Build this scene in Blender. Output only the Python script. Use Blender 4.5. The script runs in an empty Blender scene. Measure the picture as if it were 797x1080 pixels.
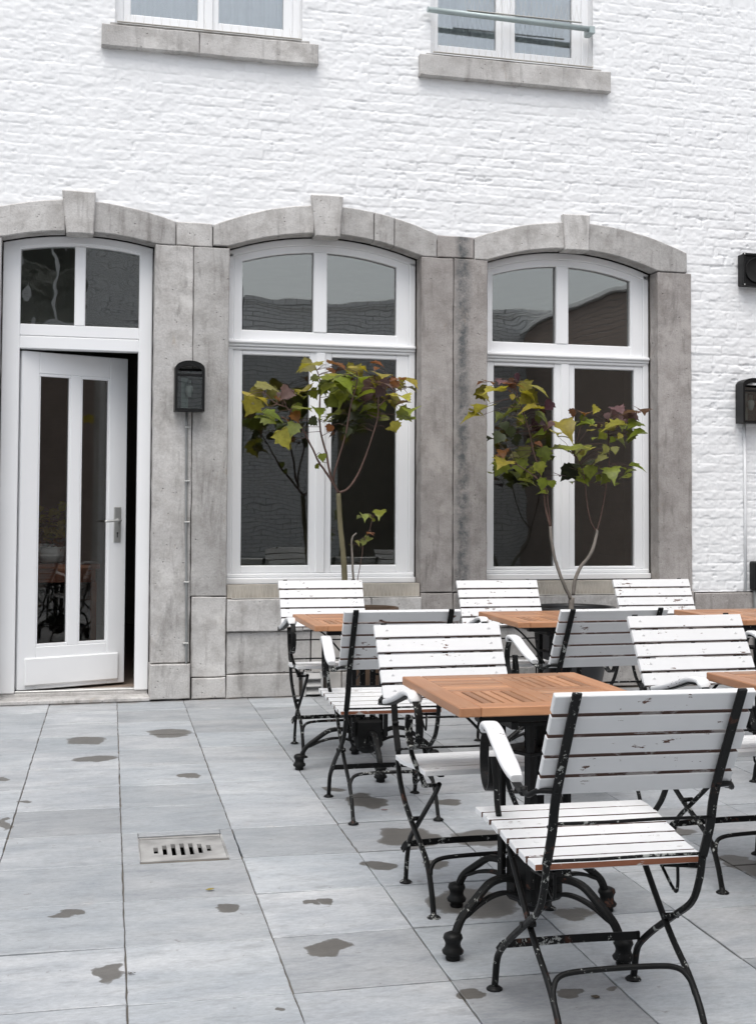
import bpy, bmesh, math, random
import numpy as np
from mathutils import Vector, Matrix
random.seed(7)
RNG = np.random.default_rng(11)
scn = bpy.context.scene
COL = scn.collection
PI = math.pi

# ------------------------------------------------------------------ helpers
def tag(o, label=None, cat=None, group=None, kind=None):
    if label: o['label'] = label
    if cat: o['category'] = cat
    if group: o['group'] = group
    if kind: o['kind'] = kind
    return o

def empty(name, loc=(0, 0, 0), rz=0, parent=None):
    o = bpy.data.objects.new(name, None)
    o.empty_display_size = .1
    COL.objects.link(o)
    o.location = loc
    o.rotation_euler = (0, 0, rz)
    if parent: o.parent = parent
    return o

class MB:
    """collects shapes and links them as ONE mesh object"""
    def __init__(s): s.v = []; s.f = []; s.m = []; s.sm = []
    def add(s, vs, fs, mi=0, smooth=False):
        b = len(s.v)
        s.v += [tuple(p) for p in vs]
        for f in fs:
            s.f.append([b + i for i in f]); s.m.append(mi); s.sm.append(smooth)
    def obox(s, c, ax, ay, az, hx, hy, hz, mi=0, b=0.0):
        """oriented box, optionally with chamfered edges"""
        c = Vector(c); ax = Vector(ax).normalized(); ay = Vector(ay).normalized(); az = Vector(az).normalized()
        if b <= 0:
            vs = [c + ax*hx*x + ay*hy*y + az*hz*z for x in (-1, 1) for y in (-1, 1) for z in (-1, 1)]
            s.add(vs, [(0, 1, 3, 2), (4, 6, 7, 5), (0, 4, 5, 1), (2, 3, 7, 6), (0, 2, 6, 4), (1, 5, 7, 3)], mi)
            return
        b = min(b, hx*.9, hy*.9, hz*.9)
        vs = []; idx = {}
        for x in (-1, 1):
            for y in (-1, 1):
                for z in (-1, 1):
                    for k in range(3):
                        p = [x*(hx-b), y*(hy-b), z*(hz-b)]
                        p[k] = (x*hx, y*hy, z*hz)[k]
                        idx[(x, y, z, k)] = len(vs)
                        vs.append(c + ax*p[0] + ay*p[1] + az*p[2])
        fs = []
        for sg in (-1, 1):
            o = [(-1, -1), (1, -1), (1, 1), (-1, 1)]
            if sg < 0: o = o[::-1]
            fs.append([idx[(sg, a, d, 0)] for a, d in o])
            fs.append([idx[(d, sg, a, 1)] for a, d in o])
            fs.append([idx[(a, d, sg, 2)] for a, d in o])
        for a in (-1, 1):
            for d in (-1, 1):
                q = [idx[(a, d, -1, 0)], idx[(a, d, -1, 1)], idx[(a, d, 1, 1)], idx[(a, d, 1, 0)]]
                fs.append(q if a*d > 0 else q[::-1])
                q = [idx[(a, -1, d, 0)], idx[(a, 1, d, 0)], idx[(a, 1, d, 2)], idx[(a, -1, d, 2)]]
                fs.append(q if a*d > 0 else q[::-1])
                q = [idx[(-1, a, d, 1)], idx[(-1, a, d, 2)], idx[(1, a, d, 2)], idx[(1, a, d, 1)]]
                fs.append(q if a*d > 0 else q[::-1])
                for e in (-1, 1):
                    t = [idx[(a, d, e, 0)], idx[(a, d, e, 1)], idx[(a, d, e, 2)]]
                    fs.append(t if a*d*e > 0 else t[::-1])
        s.add(vs, fs, mi)
    def box(s, x0, x1, y0, y1, z0, z1, mi=0, b=0.0):
        s.obox(((x0+x1)/2, (y0+y1)/2, (z0+z1)/2), (1, 0, 0), (0, 1, 0), (0, 0, 1), abs(x1-x0)/2, abs(y1-y0)/2, abs(z1-z0)/2, mi, b)
    def rings(s, rings, mi=0, caps=True, smooth=True, closed=True):
        b = len(s.v); n = len(rings[0])
        for r in rings: s.v += [tuple(p) for p in r]
        for i in range(len(rings)-1):
            for j in range(n if closed else n-1):
                k = (j+1) % n
                s.f.append([b+i*n+j, b+i*n+k, b+(i+1)*n+k, b+(i+1)*n+j]); s.m.append(mi); s.sm.append(smooth)
        if caps:
            s.f.append([b+j for j in range(n)][::-1]); s.m.append(mi); s.sm.append(False)
            s.f.append([b+(len(rings)-1)*n+j for j in range(n)]); s.m.append(mi); s.sm.append(False)
    def tube(s, path, r, n=8, mi=0, smooth=True):
        path = [Vector(p) for p in path]
        rr = r if isinstance(r, (list, tuple)) else [r]*len(path)
        t0 = (path[1]-path[0]).normalized()
        u = t0.orthogonal().normalized()
        rings = []
        for i, p in enumerate(path):
            a = path[max(0, i-1)]; c = path[min(len(path)-1, i+1)]
            t = (c-a).normalized()
            u = (u - t*u.dot(t)).normalized(); v = t.cross(u)
            rings.append([p + (u*math.cos(2*PI*k/n) + v*math.sin(2*PI*k/n))*rr[i] for k in range(n)])
        s.rings(rings, mi, smooth=smooth)
    def strap(s, path, w, t, side=(1, 0, 0), mi=0, b=0.0012, ws=None):
        """flat bar: width w along side, thickness t across it, swept along path"""
        path = [Vector(p) for p in path]; side0 = Vector(side).normalized()
        rings = []
        for i, p in enumerate(path):
            a = path[max(0, i-1)]; c = path[min(len(path)-1, i+1)]
            tg = (c-a).normalized()
            sd = (side0 - tg*side0.dot(tg)).normalized(); nv = tg.cross(sd)
            ww = (ws[i] if ws else w)/2; tt = t/2; bb = min(b, tt*.8)
            pr = [(-ww, -tt+bb), (-ww+bb, -tt), (ww-bb, -tt), (ww, -tt+bb), (ww, tt-bb), (ww-bb, tt), (-ww+bb, tt), (-ww, tt-bb)]
            rings.append([p + sd*x + nv*y for x, y in pr])
        s.rings(rings, mi, smooth=False)
    def lathe(s, prof, c=(0, 0, 0), n=20, mi=0, axis='z', smooth=True):
        c = Vector(c); rings = []
        for r, h in prof:
            rg = []
            for k in range(n):
                a = 2*PI*k/n
                if axis == 'z': rg.append(c + Vector((r*math.cos(a), r*math.sin(a), h)))
                else: rg.append(c + Vector((r*math.cos(a), -h, r*math.sin(a))))
            rings.append(rg)
        s.rings(rings, mi, smooth=smooth)
    def prism(s, poly, y0, y1, mi=0, ch=0.0):
        """polygon in XZ extruded from y0 (front) to y1; chamfered front edge"""
        n = len(poly); A = sum(poly[i][0]*poly[(i+1) % n][1]-poly[(i+1) % n][0]*poly[i][1] for i in range(n))
        if A < 0: poly = poly[::-1]
        P = [Vector((x, z)) for x, z in poly]
        rings = []
        if ch > 0:
            ins = []
            for i in range(n):
                a, p, c = P[i-1], P[i], P[(i+1) % n]
                d1 = (p-a).normalized(); d2 = (c-p).normalized()
                n1 = Vector((-d1.y, d1.x)); n2 = Vector((-d2.y, d2.x))
                m = (n1+n2); L = m.length
                m = m/L if L > 1e-6 else n1
                ins.append(p + m*ch/max(.4, m.dot(n1)))
            rings.append([(p.x, y0, p.y) for p in ins])
            rings.append([(p.x, y0+ch, p.y) for p in P])
        else:
            rings.append([(p.x, y0, p.y) for p in P])
        rings.append([(p.x, y1, p.y) for p in P])
        s.rings(rings, mi, smooth=False)
    def build(s, name, mats, parent=None, loc=None, rz=0, fix=True):
        me = bpy.data.meshes.new(name)
        me.from_pydata(s.v, [], s.f)
        if not isinstance(mats, (list, tuple)): mats = [mats]
        for m in mats: me.materials.append(m)
        me.polygons.foreach_set('material_index', s.m)
        me.polygons.foreach_set('use_smooth', s.sm)
        if fix:
            bm = bmesh.new(); bm.from_mesh(me)
            bmesh.ops.recalc_face_normals(bm, faces=bm.faces)
            bm.to_mesh(me); bm.free()
        me.update()
        o = bpy.data.objects.new(name, me); COL.objects.link(o)
        if parent: o.parent = parent
        if loc: o.location = loc
        if rz: o.rotation_euler = (0, 0, rz)
        return o

def smooth_path(pts, k=6):
    P = [Vector(p) for p in pts]; P = [2*P[0]-P[1]] + P + [2*P[-1]-P[-2]]; out = []
    for i in range(1, len(P)-2):
        for j in range(k):
            t = j/k; a, b, c, d = P[i-1], P[i], P[i+1], P[i+2]
            out.append(.5*((2*b) + (c-a)*t + (2*a-5*b+4*c-d)*t*t + (3*b-a-3*c+d)*t**3))
    out.append(P[-2]); return out

def copy_tree(o, parent=None):
    c = o.copy(); COL.objects.link(c)
    if parent: c.parent = parent
    for ch in [x for x in ALL_CHILDREN.get(o.name, [])]: copy_tree(ch, c)
    return c
ALL_CHILDREN = {}
def index_children(root):
    for o in bpy.data.objects:
        if o.parent: ALL_CHILDREN.setdefault(o.parent.name, [])
    for k in ALL_CHILDREN: ALL_CHILDREN[k] = [o for o in bpy.data.objects if o.parent and o.parent.name == k]

# ------------------------------------------------------------------ materials
class NT:
    def __init__(s, name):
        s.mat = bpy.data.materials.new(name); s.mat.use_nodes = True
        s.t = s.mat.node_tree; s.t.nodes.clear()
        s.out = s.n('ShaderNodeOutputMaterial')
        s.tc = None
    def n(s, typ, **kw):
        nd = s.t.nodes.new(typ)
        for k, v in kw.items():
            if k in nd.inputs: s.set(nd.inputs[k], v)
            else: setattr(nd, k, v)
        return nd
    def set(s, inp, v):
        if hasattr(v, 'is_output'): s.t.links.new(v, inp)
        else: inp.default_value = v
    def co(s, rnd=False):
        tc = s.n('ShaderNodeTexCoord').outputs['Object']
        if not rnd: return tc
        oi = s.n('ShaderNodeObjectInfo').outputs['Random']
        c = s.n('ShaderNodeCombineXYZ', X=s.math('MULTIPLY', oi, 17.), Y=s.math('MULTIPLY', oi, 41.), Z=s.math('MULTIPLY', oi, 29.)).outputs[0]
        return s.vm('ADD', tc, c)
    def math(s, op, a, b=0., c=0.):
        nd = s.n('ShaderNodeMath', operation=op)
        s.set(nd.inputs[0], a); s.set(nd.inputs[1], b); s.set(nd.inputs[2], c)
        return nd.outputs[0]
    def vm(s, op, a, b=(0, 0, 0)):
        nd = s.n('ShaderNodeVectorMath', operation=op)
        s.set(nd.inputs[0], a); s.set(nd.inputs[1], b)
        return nd.outputs[0] if op not in ('LENGTH', 'DISTANCE', 'DOT_PRODUCT') else nd.outputs['Value']
    def noise(s, vec, scale, detail=4, rough=.55, dist=0, stretch=None):
        if stretch: vec = s.vm('MULTIPLY', vec, stretch)
        nd = s.n('ShaderNodeTexNoise', Scale=float(scale), Detail=float(detail), Roughness=float(rough), Distortion=float(dist))
        s.set(nd.inputs['Vector'], vec); return nd.outputs['Fac']
    def ramp(s, f, stops):
        nd = s.n('ShaderNodeValToRGB'); e = nd.color_ramp.elements
        while len(e) < len(stops): e.new(.5)
        for i, (p, c) in enumerate(stops):
            e[i].position = p; e[i].color = (c, c, c, 1) if not isinstance(c, (tuple, list)) else (*c, 1)
        s.set(nd.inputs[0], f); return nd.outputs[0]
    def mix(s, f, a, b, mode='MIX'):
        nd = s.n('ShaderNodeMix', data_type='RGBA', blend_type=mode)
        s.set(nd.inputs[0], f)
        for i, v in ((6, a), (7, b)):
            if isinstance(v, tuple) and len(v) == 3: v = (*v, 1)
            s.set(nd.inputs[i], v)
        return nd.outputs[2]
    def bump(s, h, strength=.3, dist=.01, normal=None):
        nd = s.n('ShaderNodeBump', Strength=strength, Distance=dist); s.set(nd.inputs['Height'], h)
        if normal is not None: s.set(nd.inputs['Normal'], normal)
        return nd.outputs[0]
    def pbr(s, col, rough=.6, metal=0., normal=None, spec=.5, **kw):
        nd = s.n('ShaderNodeBsdfPrincipled')
        s.set(nd.inputs['Base Color'], (*col, 1) if isinstance(col, tuple) and len(col) == 3 else col)
        s.set(nd.inputs['Roughness'], rough); s.set(nd.inputs['Metallic'], metal)
        s.set(nd.inputs['Specular IOR Level'], spec)
        if normal is not None: s.set(nd.inputs['Normal'], normal)
        for k, v in kw.items(): s.set(nd.inputs[k.replace('_', ' ')], v)
        s.t.links.new(nd.outputs[0], s.out.inputs[0]); return s.mat

def m_simple(name, col, rough=.6, metal=0., spec=.5, bs=0, bstr=.2, var=.12):
    N = NT(name); c = N.co(True)
    n1 = N.noise(c, 6, 4)
    k = N.ramp(n1, [(.3, 1-var), (.7, 1+var*.3)])
    colr = N.mix(1., tuple(col), k, 'MULTIPLY')
    nm = N.bump(N.noise(c, bs, 4), bstr, .002) if bs else None
    return N.pbr(colr, rough, metal, nm, spec)

def m_white_paint_slat():
    N = NT('chipped_white_paint'); c = N.co(True)
    chip = N.noise(c, 30, 5, .7, 0, (.55, 1.6, 1.6))
    big = N.noise(c, 5.5, 3, .5)
    f = N.ramp(N.math('ADD', chip, N.math('MULTIPLY', big, .32)), [(.815, 0.), (.825, 1.)])
    d = N.noise(c, 9, 5, .6)
    col = N.mix(d, (.66, .665, .665), (.755, .76, .765))
    wood = N.mix(N.noise(c, 60, 3), (.035, .02, .015), (.17, .075, .045))
    col = N.mix(f, col, wood)
    grain = N.noise(c, 40, 4, .6, 0, (.12, 1, 1))
    nm = N.bump(N.math('SUBTRACT', N.math('MULTIPLY', grain, .5), N.math('MULTIPLY', f, .8)), .35, .0012)
    return N.pbr(col, N.ramp(d, [(.3, .36), (.7, .5)]), 0, nm, .45)

def m_worn_shaded_edge():  # worn wood, with the shadow of the slat gaps painted in as dark brown
    N = NT('worn_slat_edge_gap_shade'); c = N.co(True)
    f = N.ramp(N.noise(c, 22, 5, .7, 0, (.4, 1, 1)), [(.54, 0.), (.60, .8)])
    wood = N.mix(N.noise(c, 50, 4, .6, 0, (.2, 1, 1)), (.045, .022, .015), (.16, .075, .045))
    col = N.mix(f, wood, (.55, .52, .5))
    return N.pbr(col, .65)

def m_worn_rear():
    N = NT('bare_brown_wood_edge'); c = N.co(True)
    g = N.noise(c, 45, 5, .6, 0, (.12, 1, 1))
    col = N.mix(g, (.16, .05, .025), (.34, .135, .07))
    f = N.ramp(N.noise(c, 26, 5, .7, 0, (.5, 1, 1)), [(.60, 0.), (.63, 1.)])
    return N.pbr(N.mix(f, col, (.5, .48, .46)), .6)

def m_black_iron(amount=0.):
    N = NT('chipped_black_iron'); c = N.co(True)
    a = N.noise(c, 48, 5, .75); b = N.noise(c, 4.5, 3, .5)
    s_ = N.math('ADD', a, N.math('MULTIPLY', b, .45))
    chip = N.ramp(s_, [(.845-amount, 0.), (.862-amount, 1.)])
    rust = N.ramp(N.math('ADD', N.noise(c, 17, 5, .7), N.math('MULTIPLY', N.noise(c, 3, 2), .4)), [(.86, 0.), (.92, .8)])
    base = N.mix(N.noise(c, 12, 3), (.003, .0032, .0032), (.009, .0095, .0095))
    col = N.mix(rust, base, (.075, .03, .018))
    col = N.mix(chip, col, (.36, .37, .35))
    nm = N.bump(N.math('SUBTRACT', N.noise(c, 120, 3), N.math('MULTIPLY', chip, .7)), .35, .001)
    return N.pbr(col, N.ramp(a, [(.3, .40), (.7, .6)]), 0., nm, .2)

def m_teak(name, along_x=True):
    N = NT(name); c = N.co(True)
    st = (.09, 1, 1) if along_x else (1, .09, 1)
    ri = N.n('ShaderNodeNewGeometry').outputs['Random Per Island']
    cv = N.vm('ADD', c, N.n('ShaderNodeCombineXYZ', X=N.math('MULTIPLY', ri, 5.), Y=N.math('MULTIPLY', ri, 9.), Z=0.).outputs[0])
    g = N.noise(cv, 55, 6, .65, .3, st)
    g2 = N.noise(cv, 9, 3, .5, .5, st)
    col = N.mix(g, (.27, .115, .055), (.56, .295, .155))
    col = N.mix(N.ramp(g2, [(.42, 0.), (.72, .55)]), col, (.27, .115, .055))
    col = N.mix(N.ramp(N.noise(c, 3.5, 5, .7), [(.54, 0.), (.74, .35)]), col, (.44, .33, .24))
    col = N.mix(1., col, N.ramp(ri, [(0., .70), (1., 1.2)]), 'MULTIPLY')
    nm = N.bump(g, .25, .001)
    return N.pbr(col, .42, 0, nm, .4)

def m_stone(name, dark=0.):
    N = NT(name); c = N.co()
    ri = N.n('ShaderNodeNewGeometry').outputs['Random Per Island']
    big = N.noise(c, 1.5, 4, .6); mid = N.noise(c, 7, 6, .65); fine = N.noise(c, 90, 5, .7)
    col = N.mix(N.ramp(big, [(.32, 0.), (.68, 1.)]), (.485, .472, .458), (.68, .665, .645))
    col = N.mix(N.ramp(mid, [(.45, 0.), (.72, .7)]), col, (.30, .28, .26))
    col = N.mix(N.ramp(fine, [(.35, .25), (.6, 0.)]), col, (.19, .18, .17))
    # brown water streaks and rust, darker lichen marks
    streak = N.noise(c, 6, 5, .6, 0, (2.6, 1, .28))
    col = N.mix(N.ramp(streak, [(.56, 0.), (.74, .55)]), col, (.15, .135, .125))
    ochre = N.noise(c, 5, 4, .6, .6, (1.6, 1, .7))
    col = N.mix(N.ramp(ochre, [(.66, 0.), (.76, .35)]), col, (.36, .24, .12))
    pale = N.noise(c, 3.2, 5, .7)
    col = N.mix(N.ramp(pale, [(.56, 0.), (.66, .6)]), col, (.70, .685, .66))
    dk = N.noise(c, 2.1, 6, .75, .5, (2.2, 1, .45))
    col = N.mix(N.ramp(dk, [(.57, 0.), (.70, .6)]), col, (.17, .16, .15))
    col = N.mix(1., col, N.ramp(ri, [(0., .80), (1., 1.12)]), 'MULTIPLY')
    if dark: col = N.mix(1., col, (1-dark, 1-dark*1.09, 1-dark*1.12), 'MULTIPLY')
    if dark:                                             # sooty weathered strip down the middle pier
        sx = N.n('ShaderNodeSeparateXYZ'); N.set(sx.inputs[0], c)
        dd = N.math('ABSOLUTE', N.math('SUBTRACT', N.math('ADD', sx.outputs[0], N.math('MULTIPLY', N.math('SUBTRACT', N.noise(c, 5, 5, .7), .5), .10)), 2.785))
        band = N.math('MULTIPLY', N.ramp(dd, [(.02, 1.), (.07, 0.)]), N.ramp(N.noise(c, 12, 6, .75), [(.38, .15), (.60, .9)]))
        col = N.mix(band, col, (.085, .095, .10))
    pits = N.n('ShaderNodeTexVoronoi', Scale=34.); N.set(pits.inputs['Vector'], c)
    pit = N.ramp(pits.outputs['Distance'], [(.05, 0.), (.22, 1.)])
    spots = N.ramp(N.noise(c, 13, 2), [(.56, 0.), (.62, 1.)])
    hole = N.math('MULTIPLY', N.math('SUBTRACT', 1., pit), spots)
    col = N.mix(N.math('MULTIPLY', hole, .6), col, (.10, .09, .085))
    h = N.math('SUBTRACT', N.math('ADD', N.math('MULTIPLY', mid, 1.2), N.math('MULTIPLY', fine, .35)), N.math('MULTIPLY', hole, .9))
    nm = N.bump(h, .7, .010)
    return N.pbr(col, .82, 0, nm, .25)

def m_brick_paint(name='painted_white_brick', coarse=False, ca=(.83, .84, .85), cb=(.875, .88, .88)):
    N = NT(name); c = N.co()
    a = N.noise(c, 2.2, 5, .6); f = N.noise(c, 70, 5, .65); m = N.noise(c, 14, 5, .6, 0, (1, 1, 2.2))
    col = N.mix(a, ca, cb)
    col = N.mix(N.ramp(m, [(.62, 0.), (.80, .3)]), col, tuple(.86*v for v in ca))
    h = N.math('ADD', N.math('MULTIPLY', f, .35), m)
    nm = N.bump(h, .28, .004)
    if coarse:
        br = N.n('ShaderNodeTexBrick', Scale=1.)
        for k, v in (('Brick Width', .22), ('Row Height', .07), ('Mortar Size', .008), ('Mortar Smooth', .6)): br.inputs[k].default_value = v
        sw = N.n('ShaderNodeSeparateXYZ'); N.set(sw.inputs[0], c)
        wx = N.math('ADD', sw.outputs[0], N.math('MULTIPLY', N.noise(c, 4, 3), .03))
        wz = N.math('ADD', sw.outputs[2], N.math('MULTIPLY', N.noise(c, 3, 3), .02))
        N.set(br.inputs['Vector'], N.n('ShaderNodeCombineXYZ', X=wx, Y=wz, Z=0.).outputs[0])
        nm = N.bump(N.math('MULTIPLY', br.outputs['Fac'], -1.), .8, .01, nm)
    if coarse: col = N.mix(N.ramp(br.outputs['Fac'], [(0., 0.), (1., .65)]), col, (.25, .25, .26))
    return N.pbr(col, .55, 0, nm, .35)

def m_frame_paint():
    N = NT('white_window_paint'); c = N.co()
    a = N.noise(c, 3, 4)
    col = N.mix(a, (.86, .87, .88), (.90, .905, .91))
    return N.pbr(col, .3, 0, N.bump(N.noise(c, 25, 3, .5, 0, (3, 1, .3)), .06, .002), .5)

def m_glass(name, wav=.35, refl=1.0, scale=2.2, tint=(.86, .9, .88, 1), gcol=(1, .985, .96, 1)):
    N = NT(name); c = N.co()
    nm = N.bump(N.noise(c, scale, 2, .4), wav, .02)
    fr = N.n('ShaderNodeFresnel', IOR=1.52)
    N.set(fr.inputs['Normal'], nm)
    fac = N.math('MULTIPLY', fr.outputs[0], refl)
    gl = N.n('ShaderNodeBsdfGlossy', Roughness=.0); N.set(gl.inputs['Normal'], nm)
    gl.inputs['Color'].default_value = gcol
    tr = N.n('ShaderNodeBsdfTransparent'); tr.inputs['Color'].default_value = tint
    mx = N.n('ShaderNodeMixShader'); N.set(mx.inputs[0], fac)
    N.t.links.new(tr.outputs[0], mx.inputs[1]); N.t.links.new(gl.outputs[0], mx.inputs[2])
    N.t.links.new(mx.outputs[0], N.out.inputs[0]); return N.mat

def m_leaf():
    N = NT('leaf'); c = N.co()
    at = N.n('ShaderNodeAttribute', attribute_name='tint', attribute_type='GEOMETRY').outputs['Color']
    v = N.noise(c, 40, 4)
    col = N.mix(1., at, N.ramp(v, [(.25, .7), (.75, 1.25)]), 'MULTIPLY')
    p = N.n('ShaderNodeBsdfPrincipled'); N.set(p.inputs['Base Color'], col); p.inputs['Roughness'].default_value = .42
    p.inputs['Specular IOR Level'].default_value = .4
    N.set(p.inputs['Normal'], N.bump(v, .3, .003))
    tl = N.n('ShaderNodeBsdfTranslucent'); N.set(tl.inputs['Color'], N.mix(1., col, (1.3, 1.3, .6), 'MULTIPLY'))
    mx = N.n('ShaderNodeMixShader', Fac=.35)
    N.t.links.new(p.outputs[0], mx.inputs[1]); N.t.links.new(tl.outputs[0], mx.inputs[2])
    N.t.links.new(mx.outputs[0], N.out.inputs[0]); return N.mat

def m_paving(stains):
    N = NT('blue_grey_stone_paving'); c = N.co()
    ti = N.n('ShaderNodeAttribute', attribute_name='tint', attribute_type='GEOMETRY').outputs['Fac']
    big = N.noise(c, .9, 4, .6); mid = N.noise(c, 6, 6, .6, .3, (.5, 1.3, 1)); fine = N.noise(c, 120, 4, .7)
    col = N.mix(N.ramp(big, [(.3, 0.), (.7, 1.)]), (.355, .372, .388), (.49, .505, .518))
    col = N.mix(N.ramp(mid, [(.35, 0.), (.66, .8)]), col, (.285, .305, .33))
    pale = N.noise(c, 2.3, 6, .65, .4, (.7, 1.2, 1))
    col = N.mix(N.ramp(pale, [(.50, 0.), (.75, .6)]), col, (.58, .58, .58))
    warm = N.noise(c, 3.1, 4, .6)
    col = N.mix(N.ramp(warm, [(.64, 0.), (.76, .28)]), col, (.52, .43, .36))
    col = N.mix(1., col, N.ramp(ti, [(0., .76), (1., 1.14)]), 'MULTIPLY')
    col = N.mix(N.ramp(N.math('FRACT', N.math('MULTIPLY', ti, 7.3)), [(.3, 0.), (1., .22)]), col, (.36, .42, .46))
    col = N.mix(1., col, N.ramp(N.noise(c, 55, 6, .8, 0, (.6, 1.4, 1)), [(.32, .78), (.68, 1.16)]), 'MULTIPLY')
    specks = N.ramp(N.noise(c, 24, 4, .65), [(.665, 0.), (.69, 1.)])
    grime = N.noise(c, 11, 5, .75, .2, (.6, 1.6, 1))
    col = N.mix(N.ramp(grime, [(.52, 0.), (.70, .5)]), col, (.20, .205, .21))
    col = N.mix(N.math('MULTIPLY', specks, .5), col, (.12, .10, .09))
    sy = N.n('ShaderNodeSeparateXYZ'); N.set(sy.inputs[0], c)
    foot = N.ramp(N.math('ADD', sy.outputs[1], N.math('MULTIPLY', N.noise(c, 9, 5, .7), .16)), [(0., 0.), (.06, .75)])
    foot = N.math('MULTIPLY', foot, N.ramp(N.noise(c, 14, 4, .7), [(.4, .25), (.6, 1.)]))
    col = N.mix(foot, col, (.20, .165, .13))  # brown debris along the wall, doubling as painted contact shade
    # damp stains with shapes of their own
    w = N.n('ShaderNodeTexNoise', Scale=9., Detail=4.); N.set(w.inputs['Vector'], c)
    cw = N.vm('ADD', c, N.vm('MULTIPLY', N.vm('SUBTRACT', w.outputs['Color'], (.5, .5, .5)), (.15, .15, 0.)))
    d = None
    for (x, y, rx, ry) in stains:
        q = N.vm('MULTIPLY', N.vm('SUBTRACT', cw, (x, y, 0.)), (1/max(rx, .02), 1/max(ry, .02), 0.))
        L = N.vm('LENGTH', q)
        d = L if d is None else N.math('MINIMUM', d, L)
    wet = N.ramp(N.math('ADD', d, N.math('MULTIPLY', N.noise(c, 28, 3), .16)), [(.88, 1.), (1.0, .55), (1.14, 0.)])
    wetcol = N.mix(N.noise(c, 18, 4), (.06, .055, .048), (.125, .115, .10))
    col = N.mix(N.math('MULTIPLY', wet, .9), col, wetcol)
    h = N.math('ADD', N.math('MULTIPLY', mid, .8), N.math('MULTIPLY', fine, .25))
    nm = N.bump(h, .45, .005)
    r = N.ramp(mid, [(.3, .34), (.7, .52)])
    r = N.mix(wet, r, (.38, .38, .38))
    return N.pbr(col, r, 0, nm, .5)

# measured tables: (x, y, z, width, pose, tint) for leaves; limbs as 3-D polylines; stains as (x, y, rx, ry)
LEAVES_A = [(1.534,-0.606,2.257,0.157,'m','y'),(1.615,-0.659,2.167,0.112,'m','g'),(1.279,-0.542,2.106,0.152,'m','a'),(1.197,-0.638,2.027,0.175,'f','y'),(1.37,-0.673,2.047,0.112,'h','p'),(1.355,-0.539,2.028,0.063,'m','o'),(1.327,-0.333,1.949,0.168,'m','g'),(1.53,-0.38,2.11,0.129,'m','y'),(1.612,-0.394,2.073,0.09,'h','g'),(1.432,-0.611,1.819,0.106,'h','l'),(1.398,-0.485,1.764,0.153,'h','y'),(1.633,-0.589,1.638,0.063,'h','g'),(1.497,-0.631,1.974,0.125,'m','g'),(1.561,-0.658,1.869,0.075,'h','d'),(1.45,-0.614,1.9,0.088,'h','o'),(1.787,-0.329,2.29,0.13,'f','o'),(1.927,-0.368,2.278,0.123,'m','y'),(2.055,-0.377,2.3,0.09,'f','o'),(1.744,-0.38,2.213,0.103,'f','y'),(1.763,-0.623,2.157,0.163,'m','g'),(1.889,-0.576,2.184,0.163,'f','g'),(2.07,-0.449,2.222,0.141,'f','y'),(2.174,-0.407,2.191,0.128,'f','o'),(2.296,-0.358,2.193,0.142,'f','y'),(2.009,-0.348,2.146,0.129,'h','p'),(2.048,-0.665,2.13,0.112,'f','p'),(1.8,-0.458,2.085,0.179,'m','g'),(1.95,-0.431,2.085,0.166,'f','g'),(2.105,-0.498,2.083,0.095,'m','y'),(2.181,-0.629,2.055,0.112,'f','y'),(2.201,-0.511,2.027,0.101,'f','p'),(2.205,-0.664,1.97,0.149,'f','g'),(2.015,-0.326,2.012,0.13,'m','g'),(2.102,-0.354,2.005,0.065,'h','g'),(2.077,-0.481,1.918,0.064,'h','g'),(2.13,-0.58,1.855,0.082,'h','y'),(1.894,-0.336,1.943,0.129,'m','d'),(1.719,-0.471,2.012,0.102,'h','g'),(1.892,-0.347,1.864,0.078,'m','d'),(1.974,-0.361,1.949,0.103,'m','d'),(1.696,-0.497,1.838,0.063,'h','o'),(1.81,-0.534,1.813,0.076,'h','d'),(1.722,-0.46,1.936,0.115,'m','g'),(1.758,-0.528,2.128,0.127,'m','g'),(1.652,-0.635,2.121,0.125,'m','g'),(1.608,-0.578,1.956,0.101,'m','g'),(1.391,-0.375,1.871,0.077,'m','d')]
LEAVES_S = [(1.946,-0.466,1.259,0.07,'m','l'),(2.051,-0.465,1.285,0.089,'m','g'),(2.02,-0.407,1.234,0.032,'h','g'),(1.992,-0.442,1.151,0.058,'m','k'),(1.985,-0.417,1.106,0.058,'m','l'),(1.912,-0.423,1.081,0.045,'m','l'),(1.948,-0.436,1.075,0.045,'h','l')]
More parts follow.
